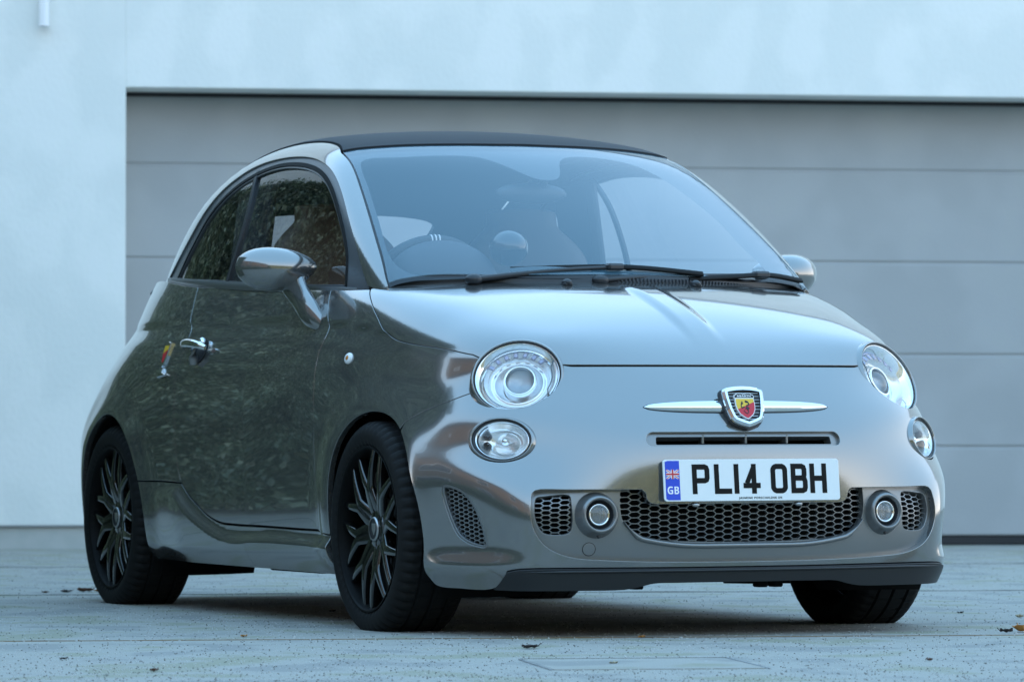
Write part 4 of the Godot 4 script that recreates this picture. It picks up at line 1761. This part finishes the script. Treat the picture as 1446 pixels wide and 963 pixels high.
func _car_details(car: Node3D) -> void:
	# ---- mirrors
	for k in 2:
		var mt := Transform3D() if k == 0 else MIR
		var g := group_part("door_mirror", car)
		var rows := []
		for i in 25:
			var s := i / 24.0
			var z := lerpf(.936, .706, s)
			# section radii from the outer tip to the inner end
			var r := pow(maxf(sin(PI * clampf(pow(s, .80) * .985 + .0, 0.0, 1.0)), 0.0), .58)
			var ry := .062 * r + .0004
			var rx := .075 * r + .0004
			var cy := 1.029 - .006 * sin(PI * s)
			var cx := -.655 - .045 * (1.0 - s) * (1.0 - s)
			var row := PackedVector3Array()
			for j in 28:
				var t := TAU * j / 28
				var c := cos(t)
				var fx := rx * c if c > 0.0 else rx * .50 * c
				row.append(Vector3(cx + fx, cy + ry * sin(t) * (1.0 if sin(t) > 0.0 else 1.08), z))
			rows.append(row)
		var shell := Buf.new()
		shell.grid(rows, true)
		part("mirror_housing", shell.moved(mt), M.paint, g)
		part("mirror_glass", lathe([Vector2(0, 0), Vector2(1, 0)], 32, .088, .046).moved(mt * Transform3D(Basis(Vector3(0, 0, 1), Vector3.UP, Vector3(-1, 0, 0)), Vector3(-.700, 1.026, .819))), M.chrome, g)
		var arm := spath(v3([[-.660, 1.015, .784], [-.650, .982, .776], [-.618, .945, .768], [-.565, .905, .764], [-.515, .872, .756], [-.485, .852, .742]]))
		var n := arm.size()
		part("mirror_arm", sweep(arm, func(i, s):
			var w := lerpf(.050, .043, smoothstep(0.0, .5, s)) * (1.0 - .55 * smoothstep(.62, 1.0, s))
			return round_sec(w * .60, w, 20)).moved(mt), M.paint, g)
		# ---- handle
		var hp: Array = at(SIDE, -1.475, .803)
		var hg := group_part("door_handle", car)
		var cup := []
		for i in 5:
			cup.append(Vector2([1.0, .93, .7, .35, 0.0][i], [.0015, -.0, .0008, .0012, .0014][i]))
		var hb := lamp_frame(hp[0], hp[1], 0.0)
		part("handle_cup", lathe(cup, 36, .052, .040).moved(mt * hb * Transform3D(Basis(), Vector3(.012, .0, 0))), M.black_plastic, hg)
		var bar := sweep(spath([hb * Vector3(-.118, .010, .012), hb * Vector3(-.09, .012, .030), hb * Vector3(-.02, .011, .040), hb * Vector3(.05, .007, .036), hb * Vector3(.085, .003, .014)]), func(_i, s):
			var e := .55 + .45 * sin(PI * clampf(s * .9 + .06, 0.0, 1.0))
			return round_sec(.0105 * e, .0135 * e, 14))
		part("handle_bar", bar.moved(mt), M.chrome, hg)
		var flap := sweep(spath([hb * Vector3(.012, .0, .020), hb * Vector3(.010, -.022, .017), hb * Vector3(.006, -.048, .007)]), func(_i, s): return round_sec(.019 * (1.0 - .35 * s), .006, 14))
		part("handle_flap", flap.moved(mt), M.satin, hg)
		part("handle_pivot", blob(hb * Vector3(.030, .022, .010), Vector3(.014, .016, .012), 14, 10).moved(mt), M.chrome, hg)
		# ---- badge and script on the quarter
		var bp: Array = at(SIDE, -1.79, .795)
		var bf := lamp_frame(bp[0], bp[1], 0.0)
		var sb := group_part("side_badge", car)
		var shd := PackedVector2Array([Vector2(-.028, .040), Vector2(0, .044), Vector2(.028, .040), Vector2(.026, -.002), Vector2(.015, -.030), Vector2(0, -.042), Vector2(-.015, -.030), Vector2(-.026, -.002)])
		part("badge_shield", slab(shd, -.004, .007, .002).moved(mt * bf), M.chrome, sb)
		part("badge_field", slab(PackedVector2Array([Vector2(-.018, .004), Vector2(.018, .016), Vector2(.018, .030), Vector2(-.018, .030)]), .006, .0078).moved(mt * bf), M.badge_yellow, sb)
		part("badge_field", slab(PackedVector2Array([Vector2(-.018, .004), Vector2(-.008, -.020), Vector2(0, -.026), Vector2(.008, -.020), Vector2(.018, .016)]), .006, .0078).moved(mt * bf), M.badge_red, sb)
		var bolt := PackedVector2Array([Vector2(-.055, -.050), Vector2(.02, -.044), Vector2(.012, -.056), Vector2(.056, -.066), Vector2(-.02, -.074), Vector2(-.008, -.060)])
		part("badge_script", slab(bolt, -.004, .005, .001).moved(mt * bf), M.chrome, sb)
		# ---- arch liners
		for c in [Vector3(.022, .28, 0), Vector3(-2.295, .28, 0)]:
			var ln := Buf.new()
			var fr := Transform3D(Basis(), c)
			ln.join(lathe([Vector2(.36, .735), Vector2(.355, .50), Vector2(.35, .42), Vector2(.0, .42)], 40, 1, 1, deg_to_rad(240), deg_to_rad(-30)).moved(mt * fr))
			part("arch_liner", ln, M.black, car)
	# ---- under the car
	var un := Buf.new()
	un.join(box(Vector3(-1.95, .165, -.66), Vector3(-.33, .24, .66), .02))
	un.join(box(Vector3(-.45, .17, -.42), Vector3(.66, .30, .42), .02))
	un.join(box(Vector3(-2.85, .20, -.42), Vector3(-1.9, .32, .42), .02))
	un.join(box(Vector3(.40, .155, -.60), Vector3(.62, .20, .60), .02))
	for z in [.30, .25, -.12, -.165]:
		un.join(box(Vector3(.58, .125, z), Vector3(.62, .16, z + .03), .004))
	un.join(box(Vector3(-1.2, .138, .60), Vector3(-.75, .17, .66), .01))
	un.join(box(Vector3(-1.2, .138, -.66), Vector3(-.75, .17, -.60), .01))
	part("underbody", un, M.black, car)
	# ---- scuttle between bonnet and windscreen
	var rows := []
	for i in 41:
		var z := lerpf(-.655, .655, i / 40.0)
		var xb := -.010 - .56 * z * z
		var yb := .962 - .075 * z * z
		rows.append(PackedVector3Array([Vector3(xb + .02, yb - .02, z), Vector3(xb + .002, yb - .004, z), Vector3(xb - .003, yb + .004, z), Vector3(xb - .009 + .05 * z * z, yb + .024 + .03 * z * z, z), Vector3(xb - .016 + .06 * z * z, yb + .0275 + .03 * z * z, z), Vector3(xb - .04 + .06 * z * z, yb + .026 + .03 * z * z, z)]))
	var sc := Buf.new()
	sc.grid(rows)
	part("scuttle", sc, M.black_plastic, car)
	var slots := Buf.new()
	for i in 46:
		var z := .045 - i * .0118
		var xb := -.010 - .56 * z * z
		var yb := .962 - .075 * z * z
		slots.join(box(Vector3(-.003, -.006, -.0026), Vector3(.003, .005, .0026), .001).moved(Transform3D(Basis(Vector3.UP, -atan(1.12 * z)), Vector3(xb - .004 + .025 * z * z, yb + .013 + .015 * z * z, z))))
	var sp := part("air_intake_ribs", slots, M.dash_grey, car)
	sp.set_meta("kind", "stuff")
	# ---- washer jets
	for z in [.201, -.201]:
		var r: Array = at(TOP, .005, atan2(z, .462) * .6)
		var j := Buf.new()
		j.join(blob(r[0] + Vector3(0, .006, 0), Vector3(.020, .011, .014), 16, 10))
		j.join(box(Vector3(-.018, -.004, -.014), Vector3(.016, .007, .014), .004).moved(Transform3D(Basis(), r[0])))
		part("washer_jet", j, M.black_plastic, car)
	# ---- wipers
	var wi := [
		[[[-.085, .975, .445], [-.075, .988, .33], [-.055, 1.003, .18], [-.045, 1.012, .03]], [[-.105, 1.004, .325], [-.062, 1.012, .10], [-.040, 1.010, -.05], [-.045, .995, -.245]]],
		[[[-.022, .974, .085], [-.030, .984, -.06], [-.070, .992, -.28], [-.125, .998, -.47]], [[-.042, .980, -.20], [-.085, .990, -.36], [-.135, .998, -.50], [-.195, .985, -.635]]],
	]
	for w in wi:
		var g := group_part("wiper", car)
		var arm := spath(v3(w[0]))
		part("wiper_arm", sweep(arm, func(_i, s): return round_sec(lerpf(.017, .007, smoothstep(0.0, .5, s)), lerpf(.010, .005, s), 10)), M.black_plastic, g)
		part("wiper_blade", sweep(spath(v3(w[1])), func(_i, _s): return [Vector2(-.008, -.006), Vector2(.008, -.006), Vector2(.009, -.001), Vector2(.001, .008), Vector2(-.007, .004)]), M.rubber, g)
		var e: Vector3 = arm[arm.size() - 1]
		part("wiper_joint", box(Vector3(-.014, -.009, -.028), Vector3(.014, .011, .028), .006).moved(Transform3D(Basis(Vector3.UP, .2), e)), M.black_plastic, g)
		part("wiper_pivot", blob(arm[0], Vector3(.024, .016, .026), 16, 10), M.black_plastic, g)

func _car_inside(car: Node3D) -> void:
	var g := group_part("dashboard", car)
	var rows := []
	for i in 31:
		var z := lerpf(-.66, .66, i / 30.0)
		var e := 1.0 - .25 * pow(absf(z) / .66, 4.0)
		rows.append(PackedVector3Array([Vector3(-.05 - .35 * z * z, .945, z), Vector3(-.20 - .2 * z * z, .985, z), Vector3(-.36, 1.002 * lerpf(1.0, e, .1), z), Vector3(-.46, .985, z), Vector3(-.50, .92, z), Vector3(-.48, .70, z)]))
	var d := Buf.new()
	d.grid(rows)
	part("dash_top", d, M.dash_grey, g)
	part("instrument_hood", blob(Vector3(-.42, .985, .405), Vector3(.12, .115, .165), 28, 18), M.dash_grey, g)
	part("boost_gauge", blob(Vector3(-.36, 1.077, .222), Vector3(.055, .052, .057), 24, 16), M.rim_black, g)
	part("gauge_stalk", tube([Vector3(-.36, .98, .222), Vector3(-.36, 1.04, .222)], .02), M.black_plastic, g)
	# steering wheel
	var sw := group_part("steering_wheel", car)
	var wt := Transform3D(Basis(Vector3(0, 0, 1), 0.0) * Basis(Vector3(0, 0, 1), -.42), Vector3(-.63, .935, .37))
	var ring := []
	for i in 49:
		var t := TAU * i / 48
		ring.append(wt * Vector3(0, cos(t) * .188, sin(t) * .188))
	var rr := []
	for i in 48:
		var t := TAU * i / 48
		var row := PackedVector3Array()
		for j in 12:
			var u := TAU * j / 12
			row.append(wt * Vector3(sin(u) * .016, cos(t) * (.188 + cos(u) * .016), sin(t) * (.188 + cos(u) * .016)))
		rr.append(row)
	rr.append(rr[0])
	var wb := Buf.new()
	wb.grid(rr, true)
	part("wheel_ring", wb, M.leather_dark, sw)
	for k in 3:
		var mk := Buf.new()
		var t0 := -.10 + k * .06 + .05
		var rws := []
		for i in 2:
			var t := t0 + i * .022
			var row := PackedVector3Array()
			for j in 12:
				var u := TAU * j / 12
				row.append(wt * Vector3(sin(u) * .0168, cos(t) * (.188 + cos(u) * .0168), sin(t) * (.188 + cos(u) * .0168)))
			rws.append(row)
		mk.grid(rws, true)
		part("wheel_mark", mk, M.white_mark, sw)
	part("wheel_hub", blob(wt * Vector3(.02, 0, 0), Vector3(.05, .07, .07)), M.leather_dark, sw)
	for t in [.2, PI - .2, PI * 1.5]:
		part("wheel_spoke", tube([wt * Vector3(.02, 0, 0), wt * Vector3(0, sin(t) * -.18 if t > 4.0 else sin(t) * .18 - .04, cos(t) * .18)], .018), M.leather_dark, sw)
	# seats
	for z in [.375, -.305]:
		var s := group_part("seat", car)
		var prof := spath(v3([[-1.26, .55, 0], [-1.33, .75, 0], [-1.40, .95, 0], [-1.46, 1.08, 0], [-1.49, 1.17, 0], [-1.50, 1.22, 0], [-1.505, 1.255, 0]]))
		var rws := []
		for i in prof.size():
			var f := float(i) / (prof.size() - 1)
			var w := lerpf(.22, .205, f) if f < .5 else lerpf(.205, .115, smoothstep(.5, .78, f))
			if f > .93:
				w *= sqrt(maxf(.02, 1.0 - pow((f - .93) / .07, 2.0)))
			var th := lerpf(.075, .045, f)
			var row := PackedVector3Array()
			for j in 24:
				var t := TAU * j / 24
				var cx := pow(absf(cos(t)), .6) * signf(cos(t))
				var cz := pow(absf(sin(t)), .6) * signf(sin(t))
				row.append(prof[i] + Vector3(cx * th + (.10 if z > 0.0 else 0.0), 0, cz * w + z))
			rws.append(row)
		var bk := Buf.new()
		bk.grid(rws, true)
		part("seat_back", bk, M.leather_tan, s)
		part("seat_base", box(Vector3(-1.30, .42, z - .24), Vector3(-.75, .58, z + .24), .05), M.leather_tan, s)
	part("rear_bench", box(Vector3(-2.05, .5, -.58), Vector3(-1.82, 1.02, .58), .05), M.leather_dark, car)
	part("parcel_shelf", box(Vector3(-2.62, 1.0, -.56), Vector3(-2.0, 1.03, .56), .01), M.interior, car)
	part("bulkhead", box(Vector3(-.45, .2, -.66), Vector3(-.40, .93, .66), .01), M.black, car)
	for k in [1.0, -1.0]:
		part("belt_pillar", box(Vector3(-1.74, .5, .595 * k - .02), Vector3(-1.46, 1.29, .595 * k + .02), .015).moved(Transform3D(Basis(Vector3(1, 0, 0), -.13 * k), Vector3(0, 0, .13 * k * .85))), M.interior, car)
		part("door_lining", box(Vector3(-1.62, .3, .655 * k - .015), Vector3(-.45, .955, .655 * k + .015), .01), M.interior, car)
	var rv := group_part("rear_view_mirror", car)
	part("mirror_case", blob(Vector3(-.63, 1.252, .035), Vector3(.022, .032, .115)), M.black_plastic, rv)
	part("mirror_stem", tube([Vector3(-.63, 1.26, .0), Vector3(-.60, 1.31, -.0)], .012), M.black_plastic, rv)

func _wheels(car: Node3D) -> void:
	var first: Node3D = null
	for q in [[0.0, 1.0], [0.0, -1.0], [-2.3, 1.0], [-2.3, -1.0]]:
		var w: Node3D
		if first == null:
			w = _wheel(car)
			first = w
		else:
			w = first.duplicate()
			w.name = "wheel"
			car.add_child(w, true)
		w.position = Vector3(q[0], .279 + .00514 * .7 * q[1], .704 * q[1])
		if q[1] < 0.0:
			w.rotation.y = PI

func _wheel(car: Node3D) -> Node3D:
	# outer face towards +z; the tyre is pressed flat where it stands
	var g := group_part("wheel", car)
	var R := .297
	var half := [[.224, .086], [.231, .096], [.242, .1025], [.256, .1045], [.270, .102], [.281, .0955], [.2895, .087], [.2945, .079], [.2962, .072], [.2965, .064]]
	var prof := []
	for q in half:
		prof.append(Vector2(q[0], q[1]))
	for z in [.046, 0.0, -.046]:
		prof.append_array([Vector2(.2968, z + .0062), Vector2(.2968, z + .005), Vector2(.2895, z + .0038), Vector2(.2895, z - .0038), Vector2(.2968, z - .005), Vector2(.2968, z - .0062)])
	for i in range(half.size() - 1, -1, -1):
		prof.append(Vector2(half[i][0], -half[i][1]))
	var n := 360
	var rows := []
	for k in prof.size():
		var q: Vector2 = prof[k]
		var row := PackedVector3Array()
		var az := absf(q.y)
		for i in n:
			var t := TAU * i / n
			var r := q.x
			# sipes across the shoulders and slanted cuts in the ribs
			if az > .060 and az < .0965:
				var m := i % 6
				if m == 0 or m == 1:
					r -= .006 if az < .090 else .0035
			elif az < .041 and az > .010:
				if (i + int(az * 260.0)) % 9 == 0:
					r -= .004
			var p := Vector3(cos(t) * r, sin(t) * r, q.y)
			var flat := -.2805
			if p.y < flat:
				p.z += signf(p.z) * (flat - p.y) * (.35 if az > .08 else 0.0)
				p.y = flat
			row.append(p)
		rows.append(row)
	var ty := Buf.new()
	ty.grid(rows, true)
	part("tyre", ty, M.rubber, g)
	# rim barrel
	var rim := group_part("rim", g)
	rim.name = "rim"
	var barrel := lathe([Vector2(.224, .086), Vector2(.2275, .0955), Vector2(.2300, .0985), Vector2(.2275, .1000), Vector2(.2235, .0985), Vector2(.2205, .0930), Vector2(.2165, .0800), Vector2(.2110, .0600), Vector2(.2060, .0200), Vector2(.2090, -.060), Vector2(.224, -.086)], 96)
	g.remove_child(rim)
	rim.free()
	part("rim_barrel", barrel, M.rim_lip, g)
	# forked spokes
	var base := []
	for k in 8:
		var t := TAU * k / 8 + .22
		var sp := Buf.new()
		var er := Vector3(cos(t), sin(t), 0)
		var et := Vector3(-sin(t), cos(t), 0)
		var sec := func(w: float, hh: float): return [Vector2(-w, -.016), Vector2(-w, hh * .55), Vector2(-w * .62, hh), Vector2(w * .62, hh), Vector2(w, hh * .55), Vector2(w, -.016)]
		for s in [1.0, -1.0]:
			var rws := []
			for i in 16:
				var f := i / 15.0
				var r := lerpf(.045, .216, f)
				var off: float = s * (lerpf(.010, .007, minf(f / .40, 1.0)) if f < .40 else lerpf(.007, .060, (f - .40) / .60))
				var zc := .060 + .010 * sin(PI * f) + .012 * f
				var wd := lerpf(.0240, .0120, minf(f * 1.25, 1.0))
				var row := PackedVector3Array()
				for q in sec.call(wd, .012):
					row.append(er * r + et * (off + q.x) + Vector3(0, 0, zc + q.y))
				rws.append(row)
			sp.grid(rws, true)
		part("spoke", sp, M.rim_black, g)
	part("hub", lathe([Vector2(.078, .030), Vector2(.076, .056), Vector2(.066, .068), Vector2(.048, .073), Vector2(.034, .074)], 48), M.rim_black, g)
	part("hub_cap", lathe([Vector2(.034, .070), Vector2(.033, .0775), Vector2(.030, .0795), Vector2(.0265, .0785), Vector2(.0255, .0770), Vector2(.0, .0775)], 36), M.black_plastic, g)
	part("cap_ring", lathe([Vector2(.0335, .0765), Vector2(.0315, .0806), Vector2(.0285, .0802)], 36), M.alloy_grey, g)
	part("cap_mark", slab(PackedVector2Array([Vector2(-.013, .015), Vector2(.013, .015), Vector2(.012, -.002), Vector2(0, -.017), Vector2(-.012, -.002)]), .076, .079, .001), M.alloy_grey, g)
	for k in 4:
		var t := TAU * k / 4 + .5
		part("bolt_well", lathe([Vector2(.0175, .0735), Vector2(.0155, .0735), Vector2(.0145, .052), Vector2(.008, .052), Vector2(.0075, .060), Vector2(.0, .060)], 20).moved(Transform3D(Basis(), Vector3(cos(t) * .049, sin(t) * .049, .0015))), M.rim_black, g)
	part("brake_disc", lathe([Vector2(.075, .010), Vector2(.078, .022), Vector2(.142, .022), Vector2(.142, .006)], 64), M.disc, g)
	var cal := Buf.new()
	cal.join(lathe([Vector2(.108, .042), Vector2(.152, .042), Vector2(.160, .034), Vector2(.160, .0), Vector2(.108, .0), Vector2(.106, .036)], 14, 1, 1, deg_to_rad(68), deg_to_rad(-34)))
	part("brake_caliper", cal, M.alloy_grey, g)
	part("wheel_back", lathe([Vector2(.206, -.01), Vector2(.0, -.012)], 48), M.black, g)
	return g

# ------------------------------------------------------------------ what the paint and glass reflect
func leaf_mesh(l: float, w: float) -> ArrayMesh:
	var b := Buf.new()
	var p := [Vector3(0, 0, 0), Vector3(w, l * .45, .012), Vector3(0, l, 0), Vector3(-w, l * .45, .012)]
	var n1 := Vector3(-.3, 0, 1).normalized()
	var n2 := Vector3(.3, 0, 1).normalized()
	var i := b.add(p[0], n1)
	b.add(p[1], n1); b.add(p[2], n1)
	b.tri(i, i + 1, i + 2)
	i = b.add(p[0], n2)
	b.add(p[2], n2); b.add(p[3], n2)
	b.tri(i, i + 1, i + 2)
	return b.mesh()

func build_hedge() -> void:
	_hedge("tall clipped evergreen hedge running from the house along the driver's side of the car", Vector3(-5.85, 0, 1.93), -.2, 4.2, 2.5, 150000, leaf_mesh(.044, .0135))
	_hedge("low unseen hedge added for dark reflections, before the added brick house", Vector3(4.0, 0, 7.0), 0.0, 7.5, .9, 9000, leaf_mesh(.11, .034))  # unseen, added so the bumper corner reflects something dark
	_hedge("long tall hedge across the road, before the brick houses", Vector3(21.5, 0, -8.0), PI / 2 - .35, 21.0, 5.4, 46000, leaf_mesh(.17, .055), 1.7)

func _hedge(label: String, where: Vector3, turn: float, half: float, high: float, cnt: int, leaf: ArrayMesh, tint := 1.0) -> void:
	# a clipped hedge, its leafy face towards its own -z
	var h := thing("hedge", label, "hedge", where, "hedges round the drive")
	h.rotation.y = turn
	part("inner_growth", box(Vector3(-half, 0, -.12), Vector3(half, high, .5), .1), M.hedge_inside, h)
	var mm := MultiMesh.new()
	mm.transform_format = MultiMesh.TRANSFORM_3D
	mm.use_colors = true
	mm.mesh = leaf
	mm.instance_count = cnt
	var nf := noise(1.2, 3, 3)
	for i in cnt:
		var x := rng.randf_range(-half - .1, half + .2)
		var y := rng.randf_range(.02, high + .18)
		var z := -.42
		if i % 5 == 0:
			y = high + .10
			z = rng.randf_range(-.45, .55)
			y += nf.get_noise_3d(x * 3.0, 0, z * 3.0) * .14 + rng.randf_range(-.06, .20) * rng.randf()
		else:
			z += nf.get_noise_3d(x * 1.6, y * 1.6, 0) * .20 + rng.randf_range(0.0, .16)
		var b := Basis.from_euler(Vector3(rng.randf_range(-1.2, .9), rng.randf_range(2.2, 4.1), rng.randf_range(-1.3, 1.3)))
		mm.set_instance_transform(i, Transform3D(b.scaled(Vector3.ONE * rng.randf_range(.7, 1.25)), Vector3(x, y, z)))
		var k := rng.randf()
		var c := Color(.07, .105, .047).lerp(Color(.44, .48, .33), k * k) * tint * (1.0 + .9 * nf.get_noise_3d(x * 2.0 + 40.0, y * 2.5, z))  # the palest leaves carry sky glints in their colour
		if k > .96:
			c = Color(.16, .15, .06)
		mm.set_instance_color(i, c)
	var o := MultiMeshInstance3D.new()
	o.name = "foliage"
	o.multimesh = mm
	o.material_override = M.hedge_leaf
	o.set_meta("kind", "stuff")
	h.add_child(o)

func build_far() -> void:
	# houses opposite the drive, seen only as low reflections in the nose of the car; the third is added to brown the bumper corner
	for q in [[Vector3(34, 0, -16), .35, "brick house across the road, left of two, with a brown tiled roof"], [Vector3(38, 0, 2), -.1, "brick house across the road, right of two, with a brown tiled roof"], [Vector3(2.2, 0, 12.4), PI / 2, "wide unseen brick house added for brown reflections, beyond the hedge on the driver's side"]]:
		var h := thing("brick_house", q[2], "house", q[0], "houses round the drive")
		h.rotation.y = q[1]
		var near: bool = q[1] > 1.0
		var e := 5.0 if near else 4.4
		var hl := 7.6 if near else 5.0
		part("wall", box(Vector3(-4, 0, -hl), Vector3(4, e, hl), .02), M.brick_red, h)
		var r := Buf.new()
		for s in [1.0, -1.0]:
			r.flat([Vector3(4.3 * s, e - .1, (hl + .3) * s), Vector3(4.3 * s, e - .1, -(hl + .3) * s), Vector3(0, e + 2.6, -(hl + .3) * s), Vector3(0, e + 2.6, (hl + .3) * s)])
			r.flat([Vector3(-4.0 * s, e, hl * s), Vector3(4.0 * s, e, hl * s), Vector3(0, e + 2.5, hl * s)])
		part("roof", r, M.roof_tile, h)
		for z in ([-5.6, -2.0, 2.0, 5.6] if near else [-3.2, 0.0, 3.2]):
			for y in [.9, 3.2]:
				var w := group_part("window", h)
				var sx := 1.0 if near else -1.0
				var wt := Transform3D(Basis().scaled(Vector3(sx, 1, 1)), Vector3.ZERO)
				part("frame", box(Vector3(4.0, y, z - .6), Vector3(4.05, y + 1.1, z + .6), .01).moved(wt), M.window_frame, w)
				part("glazing", box(Vector3(4.052, y + .08, z - .52), Vector3(4.07, y + 1.02, z + .52), .002).moved(wt), M.house_glass, w)
	var tl := [["bushy garden tree between the two brick houses across the road", Vector3(30, 0, -6)], ["bushy garden tree left of both brick houses", Vector3(30, 0, -25)], ["bushy garden tree right of both brick houses", Vector3(33, 0, 12)]]
	for i in 3:
		var t := thing("garden_tree", tl[i][0], "tree", tl[i][1], "trees across the road")
		part("trunk", lathe([Vector2(.16, 0), Vector2(.10, 1.6), Vector2(.05, 2.6)], 10).moved(Transform3D(Basis(Vector3.RIGHT, -PI / 2), Vector3.ZERO)), M.wood, t)
		var mm := MultiMesh.new()
		mm.transform_format = MultiMesh.TRANSFORM_3D
		mm.use_colors = true
		mm.mesh = leaf_mesh(.30, .09)
		mm.instance_count = 1500
		for k in 1500:
			var d := Vector3(rng.randfn(), rng.randfn(), rng.randfn()).normalized() * pow(rng.randf(), .5)
			mm.set_instance_transform(k, Transform3D(Basis.from_euler(Vector3(rng.randf() * 6, rng.randf() * 6, rng.randf() * 6)), Vector3(d.x * 1.5, 2.4 + d.y * 1.2 + .3 * sin(i * 3.0 + d.x * 3.0), d.z * 1.6)))
			mm.set_instance_color(k, Color(.05, .07, .025).lerp(Color(.10, .10, .04), rng.randf()))
		var o := MultiMeshInstance3D.new()
		o.name = "crown"
		o.multimesh = mm
		o.material_override = M.hedge_leaf
		o.set_meta("kind", "stuff")
		t.add_child(o)

# ------------------------------------------------------------------ leaves and grit
func fallen(l: float, w: float, curl: float, sd: int) -> Buf:
	var b := Buf.new()
	var rows := []
	for i in 9:
		var s := i / 8.0
		var hw := w * pow(sin(PI * clampf(s * .93 + .05, 0, 1)), .8) * (1.0 + .25 * sin(s * 21.0 + sd))
		var row := PackedVector3Array()
		for j in 5:
			var q := (j - 2) / 2.0
			row.append(Vector3(lerpf(-l / 2, l / 2, s), .003 + curl * (q * q * .6 + .5 * pow(absf(s - .45), 2.0) * 2.0) + .002 * sin(sd * 3.0 + i * 1.7 + j), q * hw))
		rows.append(row)
	b.grid(rows)
	b.join(tube([Vector3(-l / 2 - l * .22, .004 + curl * .9, .002), Vector3(-l / 2, .003 + curl * .25, 0), Vector3(l * .4, .0035 + curl * .1, 0)], .0012, 5))
	return b

func build_litter() -> void:
	var f := Vector3(-cos(YAW), 0, -sin(YAW))
	var r := f.cross(Vector3.UP)
	var spot := func(d: float, s: float): return Vector3(CAM.x, 0, CAM.z) + f * d + r * s
	# distance from the camera, sideways offset, length, width, curl, turn, material, label
	var l := [
		[15.3, -1.49, .085, .026, .016, .2, "leaf_brown", "curled brown leaf lying on the drive behind the rear wheel"],
		[15.25, -1.55, .060, .02, .008, 1.0, "leaf_dark", "flat dark leaf beside the curled brown one behind the rear wheel"],
		[15.32, -1.44, .04, .012, .006, 2.0, "leaf_orange", "small orange leaf touching the rear tyre"],
		[15.2, -1.62, .035, .012, .004, .5, "leaf_brown", "small brown leaf fragment left of the leaves behind the rear wheel"],
		[10.93, .045, .070, .016, .010, .15, "leaf_dark", "dark purple stemmed leaf on the concrete below the front bumper"],
		[11.55, .341, .026, .008, .004, .1, "leaf_orange", "tiny orange leaf under the number plate side of the bumper"],
		[11.92, 1.385, .05, .022, .022, .9, "leaf_orange", "upright orange leaf at the right edge of the drive on the joint"],
		[11.88, 1.34, .035, .012, .012, 2.2, "leaf_dark", "dark curled leaf beside the orange one on the joint"],
		[10.14, .235, .028, .010, .004, .6, "leaf_pale", "pale leaf inside the inspection cover, nearest the camera"],
		[9.8, -.80, .035, .009, .005, .4, "leaf_brown", "brown leaf at the lower left corner of the picture"],
		[10.35, -1.06, .025, .007, .003, .1, "leaf_dark", "thin dark leaf on the concrete at the far left"],
		[11.6, -.71, .024, .008, .004, .2, "leaf_orange", "orange leaf fragment left of the front wheel"],
		[13.4, -.55, .03, .009, .004, .2, "leaf_dark", "dark leaf in the shade between the wheels"],
		[10.3, .98, .022, .008, .004, .8, "leaf_brown", "little red brown leaf right of the inspection cover"],
		[13.3, 1.36, .03, .010, .003, .1, "leaf_dark", "dark leaf on the pale concrete right of the front tyre"],
		[12.95, 1.50, .03, .012, .008, .4, "leaf_pale", "whitish leaf on the concrete at the right edge"],
	]
	for i in l.size():
		var q: Array = l[i]
		var t := thing("fallen_leaf", q[7], "leaf", spot.call(q[0], q[1]), "leaves fallen on the drive")
		t.rotation.y = YAW - PI / 2 + q[5]
		part("blade", fallen(q[2], q[3], q[4], i), M[q[6]], t)
	# loose grit
	var mm := MultiMesh.new()
	mm.transform_format = MultiMesh.TRANSFORM_3D
	mm.use_colors = true
	mm.mesh = blob(Vector3.ZERO, Vector3(1, .7, .8), 6, 4).mesh()
	var n := 26000
	mm.instance_count = n
	for i in n:
		var d := 9.2 + 12.0 * pow(rng.randf(), 1.7)
		var s := rng.randf_range(-.135, .135) * d
		var k := rng.randf()
		var size := rng.randf_range(.0009, .0024) * (1.6 if k > .985 else 1.0)
		mm.set_instance_transform(i, Transform3D(Basis(Vector3.UP, k * 40.0).scaled(Vector3.ONE * size), spot.call(d, s) + Vector3(0, size * .3, 0)))
		mm.set_instance_color(i, Color(.50, .49, .47) if fmod(k * 10, 1.0) > .35 else Color(.10, .09, .075))
	var o := MultiMeshInstance3D.new()
	o.name = "grit"
	o.multimesh = mm
	o.material_override = M.grit
	o.set_meta("kind", "stuff")
	tag(o, "loose grit and tiny chips scattered over the concrete", "grit")
	add_child(o)
